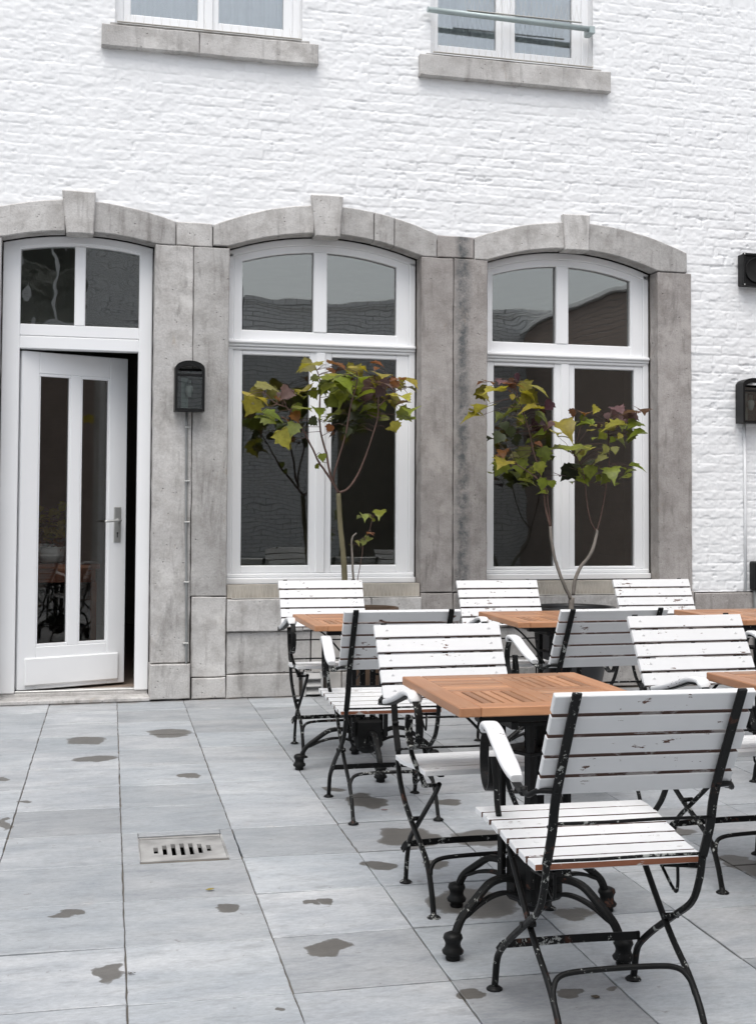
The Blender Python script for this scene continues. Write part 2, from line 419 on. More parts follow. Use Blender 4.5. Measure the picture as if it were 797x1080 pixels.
LEAVES_B = [(2.894,-0.301,2.21,0.091,'f','o'),(2.857,-0.622,2.183,0.088,'f','p'),(3.005,-0.535,2.216,0.063,'h','q'),(2.803,-0.619,2.118,0.156,'f','y'),(3.01,-0.447,2.186,0.141,'f','o'),(3.144,-0.589,2.143,0.151,'f','y'),(3.087,-0.558,2.099,0.126,'m','y'),(3.09,-0.401,2.079,0.103,'m','g'),(2.957,-0.572,2.074,0.05,'h','y'),(2.771,-0.477,2.012,0.165,'f','y'),(3.015,-0.338,1.996,0.168,'m','g'),(3.061,-0.66,2.005,0.149,'m','y'),(3.179,-0.675,2.013,0.087,'h','q'),(3.171,-0.608,1.94,0.125,'m','g'),(3.093,-0.394,1.933,0.09,'h','g'),(3.183,-0.454,1.892,0.128,'h','q'),(3.207,-0.605,1.876,0.1,'m','p'),(3.145,-0.568,1.831,0.101,'m','g'),(2.882,-0.629,1.868,0.075,'h','d'),(2.964,-0.516,1.837,0.089,'h','d'),(2.815,-0.683,1.786,0.099,'h','d'),(3.048,-0.421,1.798,0.077,'h','d'),(2.972,-0.342,1.708,0.091,'m','o'),(3.143,-0.318,1.705,0.117,'h','a'),(3.251,-0.406,1.69,0.128,'h','g'),(3.244,-0.316,1.774,0.078,'f','o'),(2.846,-0.693,1.627,0.149,'f','y'),(2.864,-0.584,1.586,0.126,'h','g'),(3.109,-0.314,1.611,0.13,'h','g'),(3.165,-0.39,1.576,0.116,'m','g'),(3.172,-0.536,1.591,0.101,'h','g'),(3.37,-0.323,1.742,0.117,'f','g'),(3.353,-0.452,1.556,0.089,'f','q'),(3.144,-0.373,1.509,0.116,'f','g'),(3.174,-0.583,1.479,0.101,'h','g'),(3.227,-0.623,1.479,0.063,'h','g'),(3.367,-0.522,1.885,0.165,'m','y'),(3.462,-0.645,1.977,0.1,'f','o'),(3.576,-0.547,2.007,0.076,'h','y'),(3.864,-0.315,2.038,0.117,'f','p'),(3.84,-0.567,1.998,0.126,'f','p'),(3.864,-0.696,2.002,0.124,'f','p'),(3.608,-0.682,1.951,0.056,'h','p'),(3.461,-0.632,1.906,0.112,'f','g'),(3.647,-0.387,1.919,0.09,'m','y'),(3.716,-0.555,1.903,0.164,'f','y'),(3.861,-0.584,1.918,0.113,'m','g'),(3.837,-0.661,1.84,0.124,'m','g'),(3.734,-0.307,1.844,0.091,'h','g'),(3.712,-0.53,1.798,0.051,'h','g'),(3.73,-0.617,1.82,0.05,'h','y'),(3.596,-0.676,1.723,0.075,'h','a'),(3.666,-0.678,1.717,0.062,'h','a'),(3.356,-0.633,1.753,0.15,'m','g'),(3.527,-0.429,1.733,0.128,'m','g'),(3.499,-0.64,1.736,0.075,'f','y'),(3.55,-0.684,1.663,0.099,'m','a'),(3.488,-0.504,1.636,0.165,'m','d'),(3.517,-0.6,1.567,0.113,'h','g'),(3.56,-0.301,1.563,0.091,'h','g'),(3.656,-0.651,1.568,0.125,'m','g'),(3.825,-0.488,1.548,0.089,'m','g'),(3.975,-0.39,1.62,0.116,'f','g'),(3.609,-0.536,1.524,0.057,'h','g')]
A0 = [(1.819, -0.45, 0.747), (1.815, -0.45, 0.904), (1.801, -0.45, 1.063), (1.781, -0.45, 1.252), (1.773, -0.45, 1.411)]
A1 = [(1.773, -0.45, 1.411), (1.735, -0.475, 1.467), (1.684, -0.5, 1.535), (1.621, -0.525, 1.615), (1.564, -0.55, 1.72), (1.495, -0.575, 1.842), (1.44, -0.6, 1.901)]
A2 = [(1.74, -0.45, 1.467), (1.711, -0.433, 1.569), (1.694, -0.417, 1.678), (1.658, -0.4, 1.824), (1.653, -0.383, 1.985), (1.662, -0.367, 2.147), (1.639, -0.35, 2.244)]
A3 = [(1.773, -0.45, 1.411), (1.83, -0.457, 1.437), (1.88, -0.464, 1.5), (1.93, -0.471, 1.603), (1.986, -0.479, 1.762), (2.03, -0.486, 1.916), (2.034, -0.493, 2.05), (2.038, -0.5, 2.145)]
A4 = [(1.734, -0.45, 1.48), (1.74, -0.478, 1.555), (1.766, -0.507, 1.662), (1.804, -0.535, 1.819), (1.828, -0.563, 1.994), (1.86, -0.592, 2.131), (1.853, -0.62, 2.21)]
A5 = [(1.44, -0.6, 1.901), (1.393, -0.617, 1.96), (1.309, -0.633, 1.988), (1.244, -0.65, 2.046)]
A6 = [(2.026, -0.5, 1.985), (2.1, -0.467, 2.054), (2.175, -0.433, 2.11), (2.25, -0.4, 2.129)]
S0 = [(1.888, -0.42, 0.776), (1.877, -0.42, 0.966), (1.873, -0.42, 1.1), (1.905, -0.42, 1.144)]
S1 = [(1.907, -0.42, 0.775), (1.939, -0.42, 0.966), (1.958, -0.42, 1.081), (1.997, -0.42, 1.17), (2.016, -0.42, 1.247), (2.036, -0.42, 1.279)]
B0 = [(3.446, -0.45, 0.53), (3.439, -0.45, 0.629), (3.446, -0.45, 0.695)]
B1 = [(3.439, -0.45, 0.682), (3.388, -0.454, 0.775), (3.337, -0.457, 0.895), (3.307, -0.461, 0.994), (3.284, -0.464, 1.106), (3.276, -0.468, 1.192), (3.239, -0.471, 1.324), (3.224, -0.475, 1.455), (3.187, -0.479, 1.587), (3.144, -0.482, 1.718), (3.114, -0.486, 1.849), (3.071, -0.489, 1.966), (3.042, -0.493, 2.044), (3.012, -0.496, 2.141), (3.018, -0.5, 2.207)]
B2 = [(3.453, -0.45, 0.709), (3.467, -0.45, 0.814), (3.51, -0.45, 0.907), (3.567, -0.45, 0.973), (3.603, -0.45, 1.039), (3.632, -0.45, 1.146), (3.625, -0.45, 1.166)]
B3 = [(3.625, -0.45, 1.159), (3.569, -0.48, 1.239), (3.528, -0.51, 1.391), (3.5, -0.54, 1.523), (3.459, -0.57, 1.62), (3.39, -0.6, 1.697)]
B4 = [(3.632, -0.45, 1.159), (3.664, -0.445, 1.259), (3.695, -0.44, 1.393), (3.719, -0.435, 1.528), (3.736, -0.43, 1.662), (3.732, -0.425, 1.831), (3.734, -0.42, 1.933)]
B5 = [(3.29, -0.45, 1.185), (3.254, -0.487, 1.324), (3.218, -0.525, 1.454), (3.099, -0.562, 1.55), (2.981, -0.6, 1.613)]
STAINS = [(0.129,-1.38,0.129,0.132),(0.169,-1.907,0.12,0.076),(0.614,-1.243,0.123,0.17),(0.608,-2.434,0.063,0.054),(-0.262,-2.325,0.031,0.054),(-0.146,-2.829,0.028,0.037),(-0.222,-3.205,0.026,0.113),(0.032,-4.44,0.05,0.043),(0.146,-4.989,0.054,0.088),(0.534,-4.509,0.033,0.048),(0.773,-4.934,0.085,0.059),(0.812,-4.513,0.024,0.024),(0.859,-4.504,0.031,0.034),(0.558,-5.352,0.011,0.012),(1.322,-3.144,0.083,0.15),(1.233,-2.872,0.047,0.058),(1.347,-3.779,0.121,0.153),(1.637,-3.861,0.118,0.136),(1.136,-4.125,0.061,0.059),(1.339,-4.172,0.058,0.047),(1.331,-4.634,0.144,0.161),(1.079,-5.365,0.035,0.038),(1.618,-4.791,0.066,0.062),(1.328,-5.424,0.027,0.028),(2.437,-4.426,0.058,0.145),(2.378,-3.926,0.132,0.069),(1.664,-3.241,0.062,0.052),(0.773,-4.934,0.027,0.031),(1.835,-3.847,0.056,0.055),(1.458,-5.399,0.018,0.013)]
# ------------------------------------------------------------------ material instances
M_BRICK = m_brick_paint(); M_BRICK_FAR = m_brick_paint('painted_white_brick_plain', True)
M_STONE = m_stone('grey_limestone'); M_STONE_D = m_stone('brownish_limestone', .30)
M_FRAME = m_frame_paint()
M_GLASS = m_glass('window_glass', .14, 1.9, 1.6); M_GLASS_WAVY = m_glass('old_wavy_glass', .22, 3.0, 3.)
M_GLASS_UP = m_glass('upper_window_glass', .2, 5., 2.2, (.98, .99, .99, 1), (.93, .98, 1, 1)); M_GLASS_DOOR = m_glass('door_glass', .1, 1.1, 1.6, (.95, .96, .95, 1)); M_GLASS_TOP = m_glass('transom_glass', .14, 3.6, 1.6)
M_MORTAR = m_simple('dark_mortar', (.10, .09, .08), .9, bs=40)
M_LIME = m_simple('old_lime_render', (.50, .46, .40), .9, bs=40, bstr=.5, var=.3)
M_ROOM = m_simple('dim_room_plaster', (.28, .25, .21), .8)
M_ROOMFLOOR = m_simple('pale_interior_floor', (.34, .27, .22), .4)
M_CURTAIN = m_simple('white_net_curtain', (.90, .93, .95), .9)
M_BLACK = m_simple('black_lamp_metal', (.006, .006, .006), .42, 0., .3, bs=60, bstr=.2)
M_STEEL = m_simple('brushed_steel', (.62, .62, .60), .38, .7)
M_GALV = m_simple('galvanised_conduit', (.30, .31, .31), .5, .5, var=.3)
M_WPIPE = m_simple('white_conduit_paint', (.78, .79, .80), .45)
M_RAIL = m_simple('pale_green_rail_paint', (.42, .49, .49), .4, .2, var=.2)
M_SPIKE = m_simple('clear_plastic_spike', (.62, .60, .55), .3)
M_DRAIN = m_simple('cast_stone_drain', (.36, .355, .345), .8, bs=45, bstr=.9, var=.5)
M_DARK = m_simple('dark_void', (.006, .006, .006), .9)
M_IRON = m_black_iron(); M_IRON_T = m_black_iron(-.06)
M_SLAT = m_white_paint_slat(); M_EDGE = m_worn_shaded_edge(); M_REAR = m_worn_rear()
M_TEAKX = m_teak('teak_grain_across', True); M_TEAKY = m_teak('teak_grain_along', False)
M_LEAF = m_leaf()
M_BARK = m_simple('grey_green_bark', (.17, .15, .085), .85, bs=70, bstr=.7, var=.5)
M_BARK_R = m_simple('reddish_twig_bark', (.12, .07, .055), .7, bs=70, bstr=.5, var=.4)
M_BARK_G = m_simple('pale_grey_bark', (.27, .24, .21), .8, bs=70, bstr=.7, var=.5)
M_SOIL = m_simple('potting_soil', (.035, .025, .018), .95, bs=40, bstr=1.)
M_POT = m_simple('black_pot_glaze', (.012, .012, .013), .35)
M_WICKER = m_simple('brown_wicker', (.085, .05, .028), .7, bs=50, bstr=1., var=.4)

# ------------------------------------------------------------------ facade profile
def arc(x, xa, xb, za, zb, zc):
    t = (x-xa)/(xb-xa); e = za+(zb-za)*t; return e + (zc-(za+zb)/2)*(1-(2*t-1)**2)
ARCH = [dict(o=(-.43, .575), i=(3.105, 3.115, 3.172), e=(-.57, .717), ez=(3.275, 3.278, 3.385), key=(-.046, .173, .164, -.017, 3.437, 3.150)),
        dict(o=(1.09, 2.472), i=(3.128, 3.134, 3.255), e=(.971, 2.59), ez=(3.272, 3.300, 3.458), key=(1.658, 1.885, 1.866, 1.688, 3.522, 3.230)),
        dict(o=(2.977, 4.332), i=(3.132, 3.120, 3.252), e=(2.872, 4.578), ez=(3.293, 3.270, 3.452), key=(3.555, 3.768, 3.760, 3.577, 3.504, 3.238))]
def intra(A, x): return arc(x, A['o'][0], A['o'][1], *A['i'][:2], A['i'][2])
def extra(A, x): return arc(x, A['e'][0], A['e'][1], *A['ez'][:2], A['ez'][2])
UPW = [(.290, 1.592), (2.540, 3.815)]; UPZ = (4.60, 6.15)

# ------------------------------------------------------------------ house
house = empty('brick_house', (0, 0, 0))
tag(house, 'white painted brick house with grey stone arches round its door and windows', 'house')

def vnoise(X, Z, sx, sz, seed):
    r = np.random.default_rng(seed); x = X/sx; z = Z/sz
    x0 = math.floor(x.min())-1; z0 = math.floor(z.min())-1
    g = r.random((int(z.max()-z0)+4, int(x.max()-x0)+4))
    xi = np.floor(x).astype(int); zi = np.floor(z).astype(int)
    fx = x-xi; fz = z-zi; fx = fx*fx*(3-2*fx); fz = fz*fz*(3-2*fz)
    xi -= x0; zi -= z0
    return (g[zi, xi]*(1-fx)+g[zi, xi+1]*fx)*(1-fz) + (g[zi+1, xi]*(1-fx)+g[zi+1, xi+1]*fx)*fz

def build_brick_wall():
    st = .0078
    xs = np.concatenate([np.arange(-4., -1.0, .08), np.arange(-1.0, 6.0, st), np.arange(6.0, 10.01, .08)])
    zs = np.concatenate([np.arange(0., .66, .06), np.arange(.69, 5.25, st*.9), np.arange(5.25, 7.6, .08)])
    X, Z = np.meshgrid(xs, zs)
    wx = X + (vnoise(X, Z, .35, .2, 1)-.5)*.022 + (vnoise(X, Z, .06, .05, 2)-.5)*.012
    wz = Z + (vnoise(X, Z, .9, .4, 3)-.5)*.016 + (vnoise(X, Z, .16, .09, 4)-.5)*.010 + (vnoise(X, Z, .035, .03, 5)-.5)*.007
    RH = .0695; BL = .225
    row = np.floor(wz/RH).astype(int)
    rr = np.random.default_rng(5); off = rr.random(400)
    bx = wx/BL + np.where(row % 2 == 0, 0., .5) + off[row % 400]*.35
    bi = np.floor(bx).astype(int)
    fz = (wz/RH-row)*RH; fx = (bx-bi)*BL
    dz = np.minimum(fz, RH-fz); dx = np.minimum(fx, BL-fx)
    hsh = rr.random((997,)); k1 = hsh[(row*131+bi*17) % 997]; k2 = hsh[(row*57+bi*91+13) % 997]; k3 = hsh[(row*29+bi*43+7) % 997]
    soft = np.clip(.45 + .55*(X+.5)/4.5, .45, 1.)              # joints are better pointed towards the right
    soft = soft*(.45+1.0*vnoise(X, Z, .45, .22, 6)); soft = np.clip(soft, .2, 1.15)
    js = np.clip(dz/.0105, 0, 1); js = js*js*(3-2*js)
    jx = np.clip(dx/.010, 0, 1); jx = jx*jx*(3-2*jx)
    vert_fill = np.clip(vnoise(X, Z, .13, .07, 7)*2.0-.2, .1, 1)
    gap = np.clip(vnoise(X, Z, .16, .05, 13)*1.5-.12, .22, 1.)
    dep = .0052*soft*gap*(1-js) + .0068*soft*(1-jx)*vert_fill*js
    dep += ((.5-k1)*.0042 + (fx/BL-.5)*(k2-.5)*.004 + (fz/RH-.5)*(k3-.5)*.0035)*np.clip(soft+.1, .4, 1)
    dep += (vnoise(X, Z, .026, .018, 8)-.5)*.0034 + (vnoise(X, Z, .10, .06, 9)-.5)*.0030 + (vnoise(X, Z, .05, .03, 14)-.5)*.0028 + (vnoise(X, Z, .016, .012, 10)-.5)*.0016
    hole = (vnoise(X, Z, .06, .03, 12) > .90)*.006*soft
    Y = .017 + dep + hole
    # cells to drop: openings and what stands behind the stone surround
    cx = (X[:-1, :-1]+X[1:, 1:])/2; cz = (Z[:-1, :-1]+Z[1:, 1:])/2
    drop = np.zeros(cx.shape, bool)
    for A in ARCH:
        e0, e1 = A['e']
        zt = arc(cx, e0, e1, A['ez'][0], A['ez'][1], A['ez'][2])
        drop |= (cx > e0-.01) & (cx < e1-.012) & (cz < zt-.015)
    drop |= (cx > -.80) & (cx < 4.60) & (cz < 3.085)
    for (a, b) in ((-.8, -.56), (.70, .98), (2.58, 2.89)): drop |= (cx > a) & (cx < b) & (cz < 3.262)
    for a, b in UPW: drop |= (cx > a) & (cx < b) & (cz > UPZ[0]-.1) & (cz < UPZ[1])
    drop |= (cz < .69)
    nz, nx = X.shape
    vid = np.arange(nz*nx).reshape(nz, nx)
    keep = ~drop
    q = np.stack([vid[:-1, :-1][keep], vid[:-1, 1:][keep], vid[1:, 1:][keep], vid[1:, :-1][keep]], 1)
    used = np.unique(q); remap = -np.ones(nz*nx, np.int64); remap[used] = np.arange(len(used)); q = remap[q]
    V = np.stack([X.ravel(), Y.ravel(), Z.ravel()], 1)[used]
    me = bpy.data.meshes.new('wall')
    me.vertices.add(len(V)); me.vertices.foreach_set('co', V.astype(np.float32).ravel())
    me.loops.add(len(q)*4); me.loops.foreach_set('vertex_index', q.astype(np.int32).ravel())
    me.polygons.add(len(q)); me.polygons.foreach_set('loop_start', np.arange(0, len(q)*4, 4, dtype=np.int32))
    me.polygons.foreach_set('use_smooth', np.ones(len(q), bool))
    me.materials.append(M_BRICK); me.update(calc_edges=True)
    o = bpy.data.objects.new('wall', me); COL.objects.link(o); o.parent = house
    return o
build_brick_wall()
# painted brick returns beside the upper windows, roof edge
for a, b in UPW:
    rv = MB(); rv.prism([(a-.04, UPZ[0]-.12), (a+.003, UPZ[0]-.12), (a+.003, UPZ[1]-.003), (b-.003, UPZ[1]-.003), (b-.003, UPZ[0]-.12), (b+.04, UPZ[0]-.12), (b+.04, UPZ[1]+.08), (a-.04, UPZ[1]+.08)], .03, .33)
    rv.build('window_reveal', M_BRICK, house)
ev = MB(); ev.box(-4, 10, -.35, .4, 7.55, 7.7, b=.01); ev.box(-4, 10, -.42, -.30, 7.60, 7.78, b=.02)
ev.build('eaves', M_FRAME, house)
rf = MB(); rf.add([(-4, -.42, 7.79), (10, -.42, 7.79), (10, 4., 10.5), (-4, 4., 10.5), (-4, -.42, 7.71), (10, -.42, 7.71), (10, 4.1, 10.4), (-4, 4.1, 10.4)],
    [(0, 1, 2, 3), (4, 7, 6, 5), (0, 4, 5, 1), (1, 5, 6, 2), (2, 6, 7, 3), (3, 7, 4, 0)])
rf.build('roof', m_simple('roof_slate', (.06, .065, .07), .7), house)

# ---- stone surround
def jit(s=.003): return random.uniform(-s, s)
G = .0028
def rough_poly(pts, step=.07, amp=.0022):
    out = []
    n = len(pts)
    for i in range(n):
        a = Vector(pts[i]); b = Vector(pts[(i+1) % n]); L = (b-a).length; k = max(1, int(L/step))
        for j in range(k):
            p = a.lerp(b, j/k); out.append((p.x+jit(amp), p.y+jit(amp)))
    return out
def block(mb, x0, x1, z0, z1, y0=None, y1=.13, mi=0):
    y = random.uniform(-.005, .001) if y0 is None else y0
    mb.prism(rough_poly([(x0+G, z0+G), (x1-G, z0+G), (x1-G, z1-G), (x0+G, z1-G)]), y, y1, mi, .006)
def voussoir(mb, A, xa, xb, mi=0, split=()):
    cuts = [xa, *split, xb]
    for a, b in zip(cuts[:-1], cuts[1:]):
        n = max(3, int((b-a)/.05)); top = []; bot = []
        for k in range(n+1):
            x = a+G+(b-a-2*G)*k/n
            top.append((x, extra(A, x)-G+jit(.0015)))
            ins = A['o'][0] < x < A['o'][1]
            bot.append((x, (intra(A, x) if ins else (A['i'][0] if x < A['o'][0]+.1 else A['i'][1]))+jit(.001)))
        mb.prism(bot + top[::-1], random.uniform(-.006, 0.), .13, mi, .006)
def surround(A, splits, mat, label=None):
    mb = MB(); k = A['key']
    voussoir(mb, A, A['e'][0], (k[0]+k[3])/2+.012, 0, splits[0]); voussoir(mb, A, (k[1]+k[2])/2-.012, A['e'][1], 0, splits[1])
    o = mb.build('stone_arch', mat, house)
    if label: o['label'] = label
    kb = MB(); kb.prism(rough_poly([(k[3], k[5]), (k[2], k[5]), (k[1], k[4]), (k[0], k[4])]), -.034, .10, 0, .007)
    kb.build('keystone', mat, o)
surround(ARCH[0], ((), ()), M_STONE); surround(ARCH[1], ((), (2.12, 2.27)), M_STONE); surround(ARCH[2], ((), ()), M_STONE)
# jambs (the pilasters between openings), each one part
def pier(blocks, mat, name='stone_pier'):
    mb = MB()
    for b in blocks: block(mb, *b)
    return mb.build(name, mat, house)
pier([(-.80, -.57, 3.105, 3.275), (-.80, -.43, .26, 3.105), (-.81, -.42, .0, .26, -.03)], M_STONE)
pier([(.717, .971, 3.113, 3.280), (.575, .840, .25, 3.113), (.840, 1.09, .70, 3.113), (.846, 1.086, .150, .70, -.012),
      (.572, .846, .010, .25, -.035), (.850, 1.088, .005, .150, -.022)], M_STONE)
pier([(2.590, 2.872, 3.134, 3.296), (2.472, 2.717, .707, 3.132), (2.717, 2.977, .707, 3.132), (2.472, 2.717, .15, .707), (2.717, 2.977, .15, .707, -.008), (2.46, 2.99, .0, .15, -.02)], M_STONE_D)
pier([(4.332, 4.615, .70, 3.118), (4.332, 4.63, .15, .70), (4.32, 4.64, 0., .15, -.02)], M_STONE_D)
mb = MB()
block(mb, 1.086, 1.62, .455, .682, -.03); block(mb, 1.62, 2.11, .455, .682, -.026); block(mb, 2.11, 2.476, .455, .682, -.03)
block(mb, 1.09, 1.68, .165, .455, -.004); block(mb, 1.90, 2.472, .165, .455, -.004)
block(mb, 1.088, 1.60, .0, .165, -.02); block(mb, 1.90, 2.47, .0, .165, -.02)
mb.build('stone_plinth', M_STONE, house); mb = MB()
block(mb, 2.98, 3.60, .455, .682, -.03); block(mb, 3.60, 4.33, .455, .682, -.026); block(mb, 2.98, 3.75, .165, .455, -.004); block(mb, 3.75, 4.33, .165, .455, -.004)
block(mb, 2.99, 3.75, .0, .165, -.02); block(mb, 3.75, 4.32, .0, .165, -.02)
mb.build('stone_plinth', M_STONE, house)
mb = MB(); xx = 4.63
for w in (.52, .61, .48, .7, .55, .66, .6, .58, .64): block(mb, xx, xx+w, .0, .685, -.006); xx += w
mb.build('stone_plinth', M_STONE_D, house); mb = MB()
xx = -.80
for w in (.6, .7, .6, .65, .66): block(mb, xx-w, xx, .0, .685, -.006); xx -= w
mb.build('stone_plinth', M_STONE_D, house)
# backing wall behind the stones
mb = MB()
for a, b in ((-4, -.435), (.58, 1.085), (2.477, 2.972), (4.337, 10)): mb.box(a, b, .030, .32, 0, 3.10)
for A in ARCH:
    a, b = A['e'][0], A['e'][1]; n = 16
    for k in range(n):
        x0 = a+(b-a)*k/n; x1 = a+(b-a)*(k+1)/n; xm = (x0+x1)/2
        zb = max(intra(A, x) if A['o'][0] < x < A['o'][1] else 3.10 for x in (x0, xm, x1))+.012
        mb.box(x0, x1, .030, .32, zb, min(extra(A, x0), extra(A, x1))-.02)
mb.box(.71, .98, .030, .32, 3.10, 3.25); mb.box(2.58, 2.88, .030, .32, 3.10, 3.26); mb.box(-.8, -.56, .030, .32, 3.10, 3.25)
mb.box(1.085, 2.477, .030, .32, 0, .69); mb.box(2.972, 4.337, .030, .32, 0, .69)
mb.build('mortar_core', M_MORTAR, house)
# lime bed and white painted patch under the middle window
mb = MB(); mb.box(1.092, 2.470, .012, .10, .684, .775); mb.build('lime_bed', M_LIME, house)
mb = MB(); mb.box(2.979, 4.330, .012, .10, .684, .782); mb.build('lime_bed', M_LIME, house)
mb = MB(); mb.box(1.685, 1.895, -.014, .05, .165, .452, b=.004); mb.box(1.80, 1.895, -.018, .05, 0.002, .162, b=.004)
mb.build('whitewashed_patch', m_simple('flaking_whitewash', (.58, .56, .53), .8, bs=30, bstr=.6, var=.35), house)
mb = MB(); mb.box(1.625, 1.640, -.05, .03, .004, .172, b=.003); mb.box(1.745, 1.760, -.05, .03, .004, .172, b=.003); mb.box(1.64, 1.745, -.006, .02, .006, .17)
for k in range(3): mb.obox((1.6925, -.03, .035+k*.053), (1, 0, 0), (0, .8, .6), (0, -.6, .8), .0525, .028, .004, b=.002)
mb.build('vent_louvre', m_simple('white_vent_plastic', (.50, .50, .49), .5), house)

# upper sills
for a, b, c0 in ((.195, 1.700, .86), (2.445, 3.935, None)):
    mb = MB()
    if c0: block(mb, a, c0, 4.443, 4.598, -.045, .12); block(mb, c0, b, 4.443, 4.598, -.045, .12)
    else: block(mb, a, b, 4.443, 4.603, -.045, .12)
    mb.box(a+.06, b-.06, .0, .12, 4.598, 4.625)
    mb.build('stone_sill', M_STONE, house)

# ---- windows
def ring_arch(mb, A, x0, x1, off, wid, y0, y1, n=20, ch=.004):
    """curved head piece following the intrados, from x0 to x1"""
    top = []; bot = []
    for k in range(n+1):
        x = x0+(x1-x0)*k/n; z = intra(A, min(max(x, A['o'][0]+1e-4), A['o'][1]-1e-4))-off
        top.append((x, z)); bot.append((x, z-wid))
    mb.prism(bot+top[::-1], y0, y1, 0, ch)
def pane(parent, x0, x1, z0, z1=None, A=None, off=.1, y=.19, mat=None, n=10):
    mb = MB()
    if A is None: mb.prism([(x0, z0), (x1, z0), (x1, z1), (x0, z1)], y, y+.005)
    else:
        top = [(x0+(x1-x0)*k/n, intra(A, x0+(x1-x0)*k/n)-off) for k in range(n+1)]
        mb.prism([(x0, z0), (x1, z0)]+top[::-1], y, y+.005)
    return mb.build('pane', mat or M_GLASS, parent)
def arched_window(A, zb, up, lo, zt, zu, lz):
    """up/lo: glass x-ranges, zt: transom band, zu: bottom of upper glass, lz: lower glass z-range"""
    a, b = A['o']; a += .002; b -= .002
    m = MB()
    ztop = A['i'][0]-.02
    for x0, x1 in ((a, a+.045), (b-.045, b)): m.box(x0, x1, .150, .24, zb+.07, ztop, b=.004)
    ring_arch(m, A, a, b, .004, .050, .150, .24)
    m.box(a, b, .118, .26, zb, zb+.045, b=.006)                      # sill nose
    m.box(a+.001, b-.001, .140, .25, zb+.045, zb+.075, b=.008)
    m.box(a+.002, b-.002, .118, .25, zt[1]-.026, zt[1], b=.008)      # transom drip mouldings
    m.box(a+.003, b-.003, .134, .25, zt[0]+.012, zt[1]-.026, b=.004)
    m.box(a+.002, b-.002, .146, .25, zt[0]-.012, zt[0]+.012, b=.008)
    w = m.build('window', M_FRAME, house)
    s = MB()                                                         # sashes
    zs = zt[1]
    x_in0, x_in1 = a+.045, b-.045
    # upper light
    s.box(x_in0, up[0][0], .160, .215, zs, ztop-.02, b=.006); s.box(up[1][1], x_in1, .160, .215, zs, ztop-.02, b=.006)
    s.box(up[0][1], up[1][0], .156, .215, zu, (intra(A, (a+b)/2))-.10, b=.006)
    s.box(x_in0, x_in1, .162, .215, zs, zu, b=.006)
    ring_arch(s, A, x_in0, x_in1, .054, .052, .161, .216)
    # lower casements
    s.box(x_in0, lo[0][0], .162, .215, zb+.075, zt[0]-.012, b=.006); s.box(lo[1][1], x_in1, .162, .215, zb+.075, zt[0]-.012, b=.006)
    xm = (lo[0][1]+lo[1][0])/2
    s.box(lo[0][1], xm-.022, .162, .215, zb+.075, zt[0]-.012, b=.006); s.box(xm+.022, lo[1][0], .162, .215, zb+.075, zt[0]-.012, b=.006)
    s.box(xm-.034, xm+.034, .146, .20, zb+.075, zt[0]-.014, b=.007)
    for (p, q) in lo:
        s.box(p-.002, q+.002, .163, .214, zb+.076, lz[0], b=.006); s.box(p-.002, q+.002, .163, .214, lz[1], zt[0]-.013, b=.006)
    s.build('sash', M_FRAME, w)
    for p, q in up: pane(w, p-.01, q+.01, zu-.01, None, A, .098, .192, M_GLASS_TOP)
    for p, q in lo: pane(w, p-.01, q+.01, lz[0]-.01, lz[1]+.01, None, 0, .192)
    return w
W2 = arched_window(ARCH[1], .772, ((1.200, 1.712), (1.812, 2.329)), ((1.205, 1.688), (1.852, 2.333)), (2.44, 2.496), 2.572, (.902, 2.395))
W3 = arched_window(ARCH[2], .785, ((3.070, 3.575), (3.675, 4.183)), ((3.082, 3.560), (3.727, 4.215)), (2.42, 2.476), 2.560, (.883, 2.378))
# upper windows
def upper_window(a, b, g):
    m = MB(); y = .10
    m.box(a, a+.055, y, y+.09, 4.625, UPZ[1], b=.005); m.box(b-.055, b, y, y+.09, 4.625, UPZ[1], b=.005)
    m.box(a+.055, b-.055, y-.001, y+.09, 4.622, 4.66, b=.005); m.box(a+.055, b-.055, y, y+.09, 6.08, UPZ[1], b=.005)
    xm = (g[0][1]+g[1][0])/2
    m.box(xm-.03, xm+.03, y-.008, y+.09, 4.66, 6.08, b=.005)
    w = m.build('window', M_FRAME, house)
    s = MB()
    for (p, q), (c, d) in zip(g, ((a+.055, xm-.03), (xm+.03, b-.055))):
        s.box(c, p, y+.014, y+.07, 4.66, 6.08, b=.005); s.box(q, d, y+.014, y+.07, 4.66, 6.08, b=.005)
        s.box(p-.001, q+.001, y+.015, y+.069, 4.66, 4.738, b=.005); s.box(p-.001, q+.001, y+.015, y+.069, 6.0, 6.08, b=.005)
    s.build('sash', M_FRAME, w)
    for p, q in g: pane(w, p-.01, q+.01, 4.73, 6.01, None, 0, y+.035, M_GLASS_UP)
    return w
G1 = ((.397, .861), (1.008, 1.469)); G2 = ((2.626, 3.077), (3.228, 3.685))
upper_window(*UPW[0], G1); upper_window(*UPW[1], G2)
def curtain(x0, x1, lab, seed, y=.225, amp=.014, mat=M_CURTAIN):
    rnd = random.Random(seed); mb = MB(); n = 70; ph = [rnd.uniform(0, 6) for _ in range(3)]
    def yy(x): return y + amp*math.sin(x*75+ph[0]) + amp*.7*math.sin(x*131+ph[1]) + amp*math.sin(x*23+ph[2])
    F = []; B = []
    for k in range(n+1):
        x = x0+(x1-x0)*k/n; F.append((x, yy(x), 0)); B.append((x, yy(x)+.002, 0))
    loop = F+B[::-1]
    mb.rings([[(p[0], p[1], z) for p in loop] for z in (4.66, 6.05)], smooth=True)
    o = mb.build('curtain', mat); tag(o, lab, 'curtain', 'net curtains behind the upper windows')
curtain(.36, .93, 'pale curtain in the left pane of the upper left window', 1)
curtain(.95, 1.52, 'pale curtain in the right pane of the upper left window', 2)
M_CURT2 = m_simple('grey_white_curtain', (.66, .69, .71), .9)
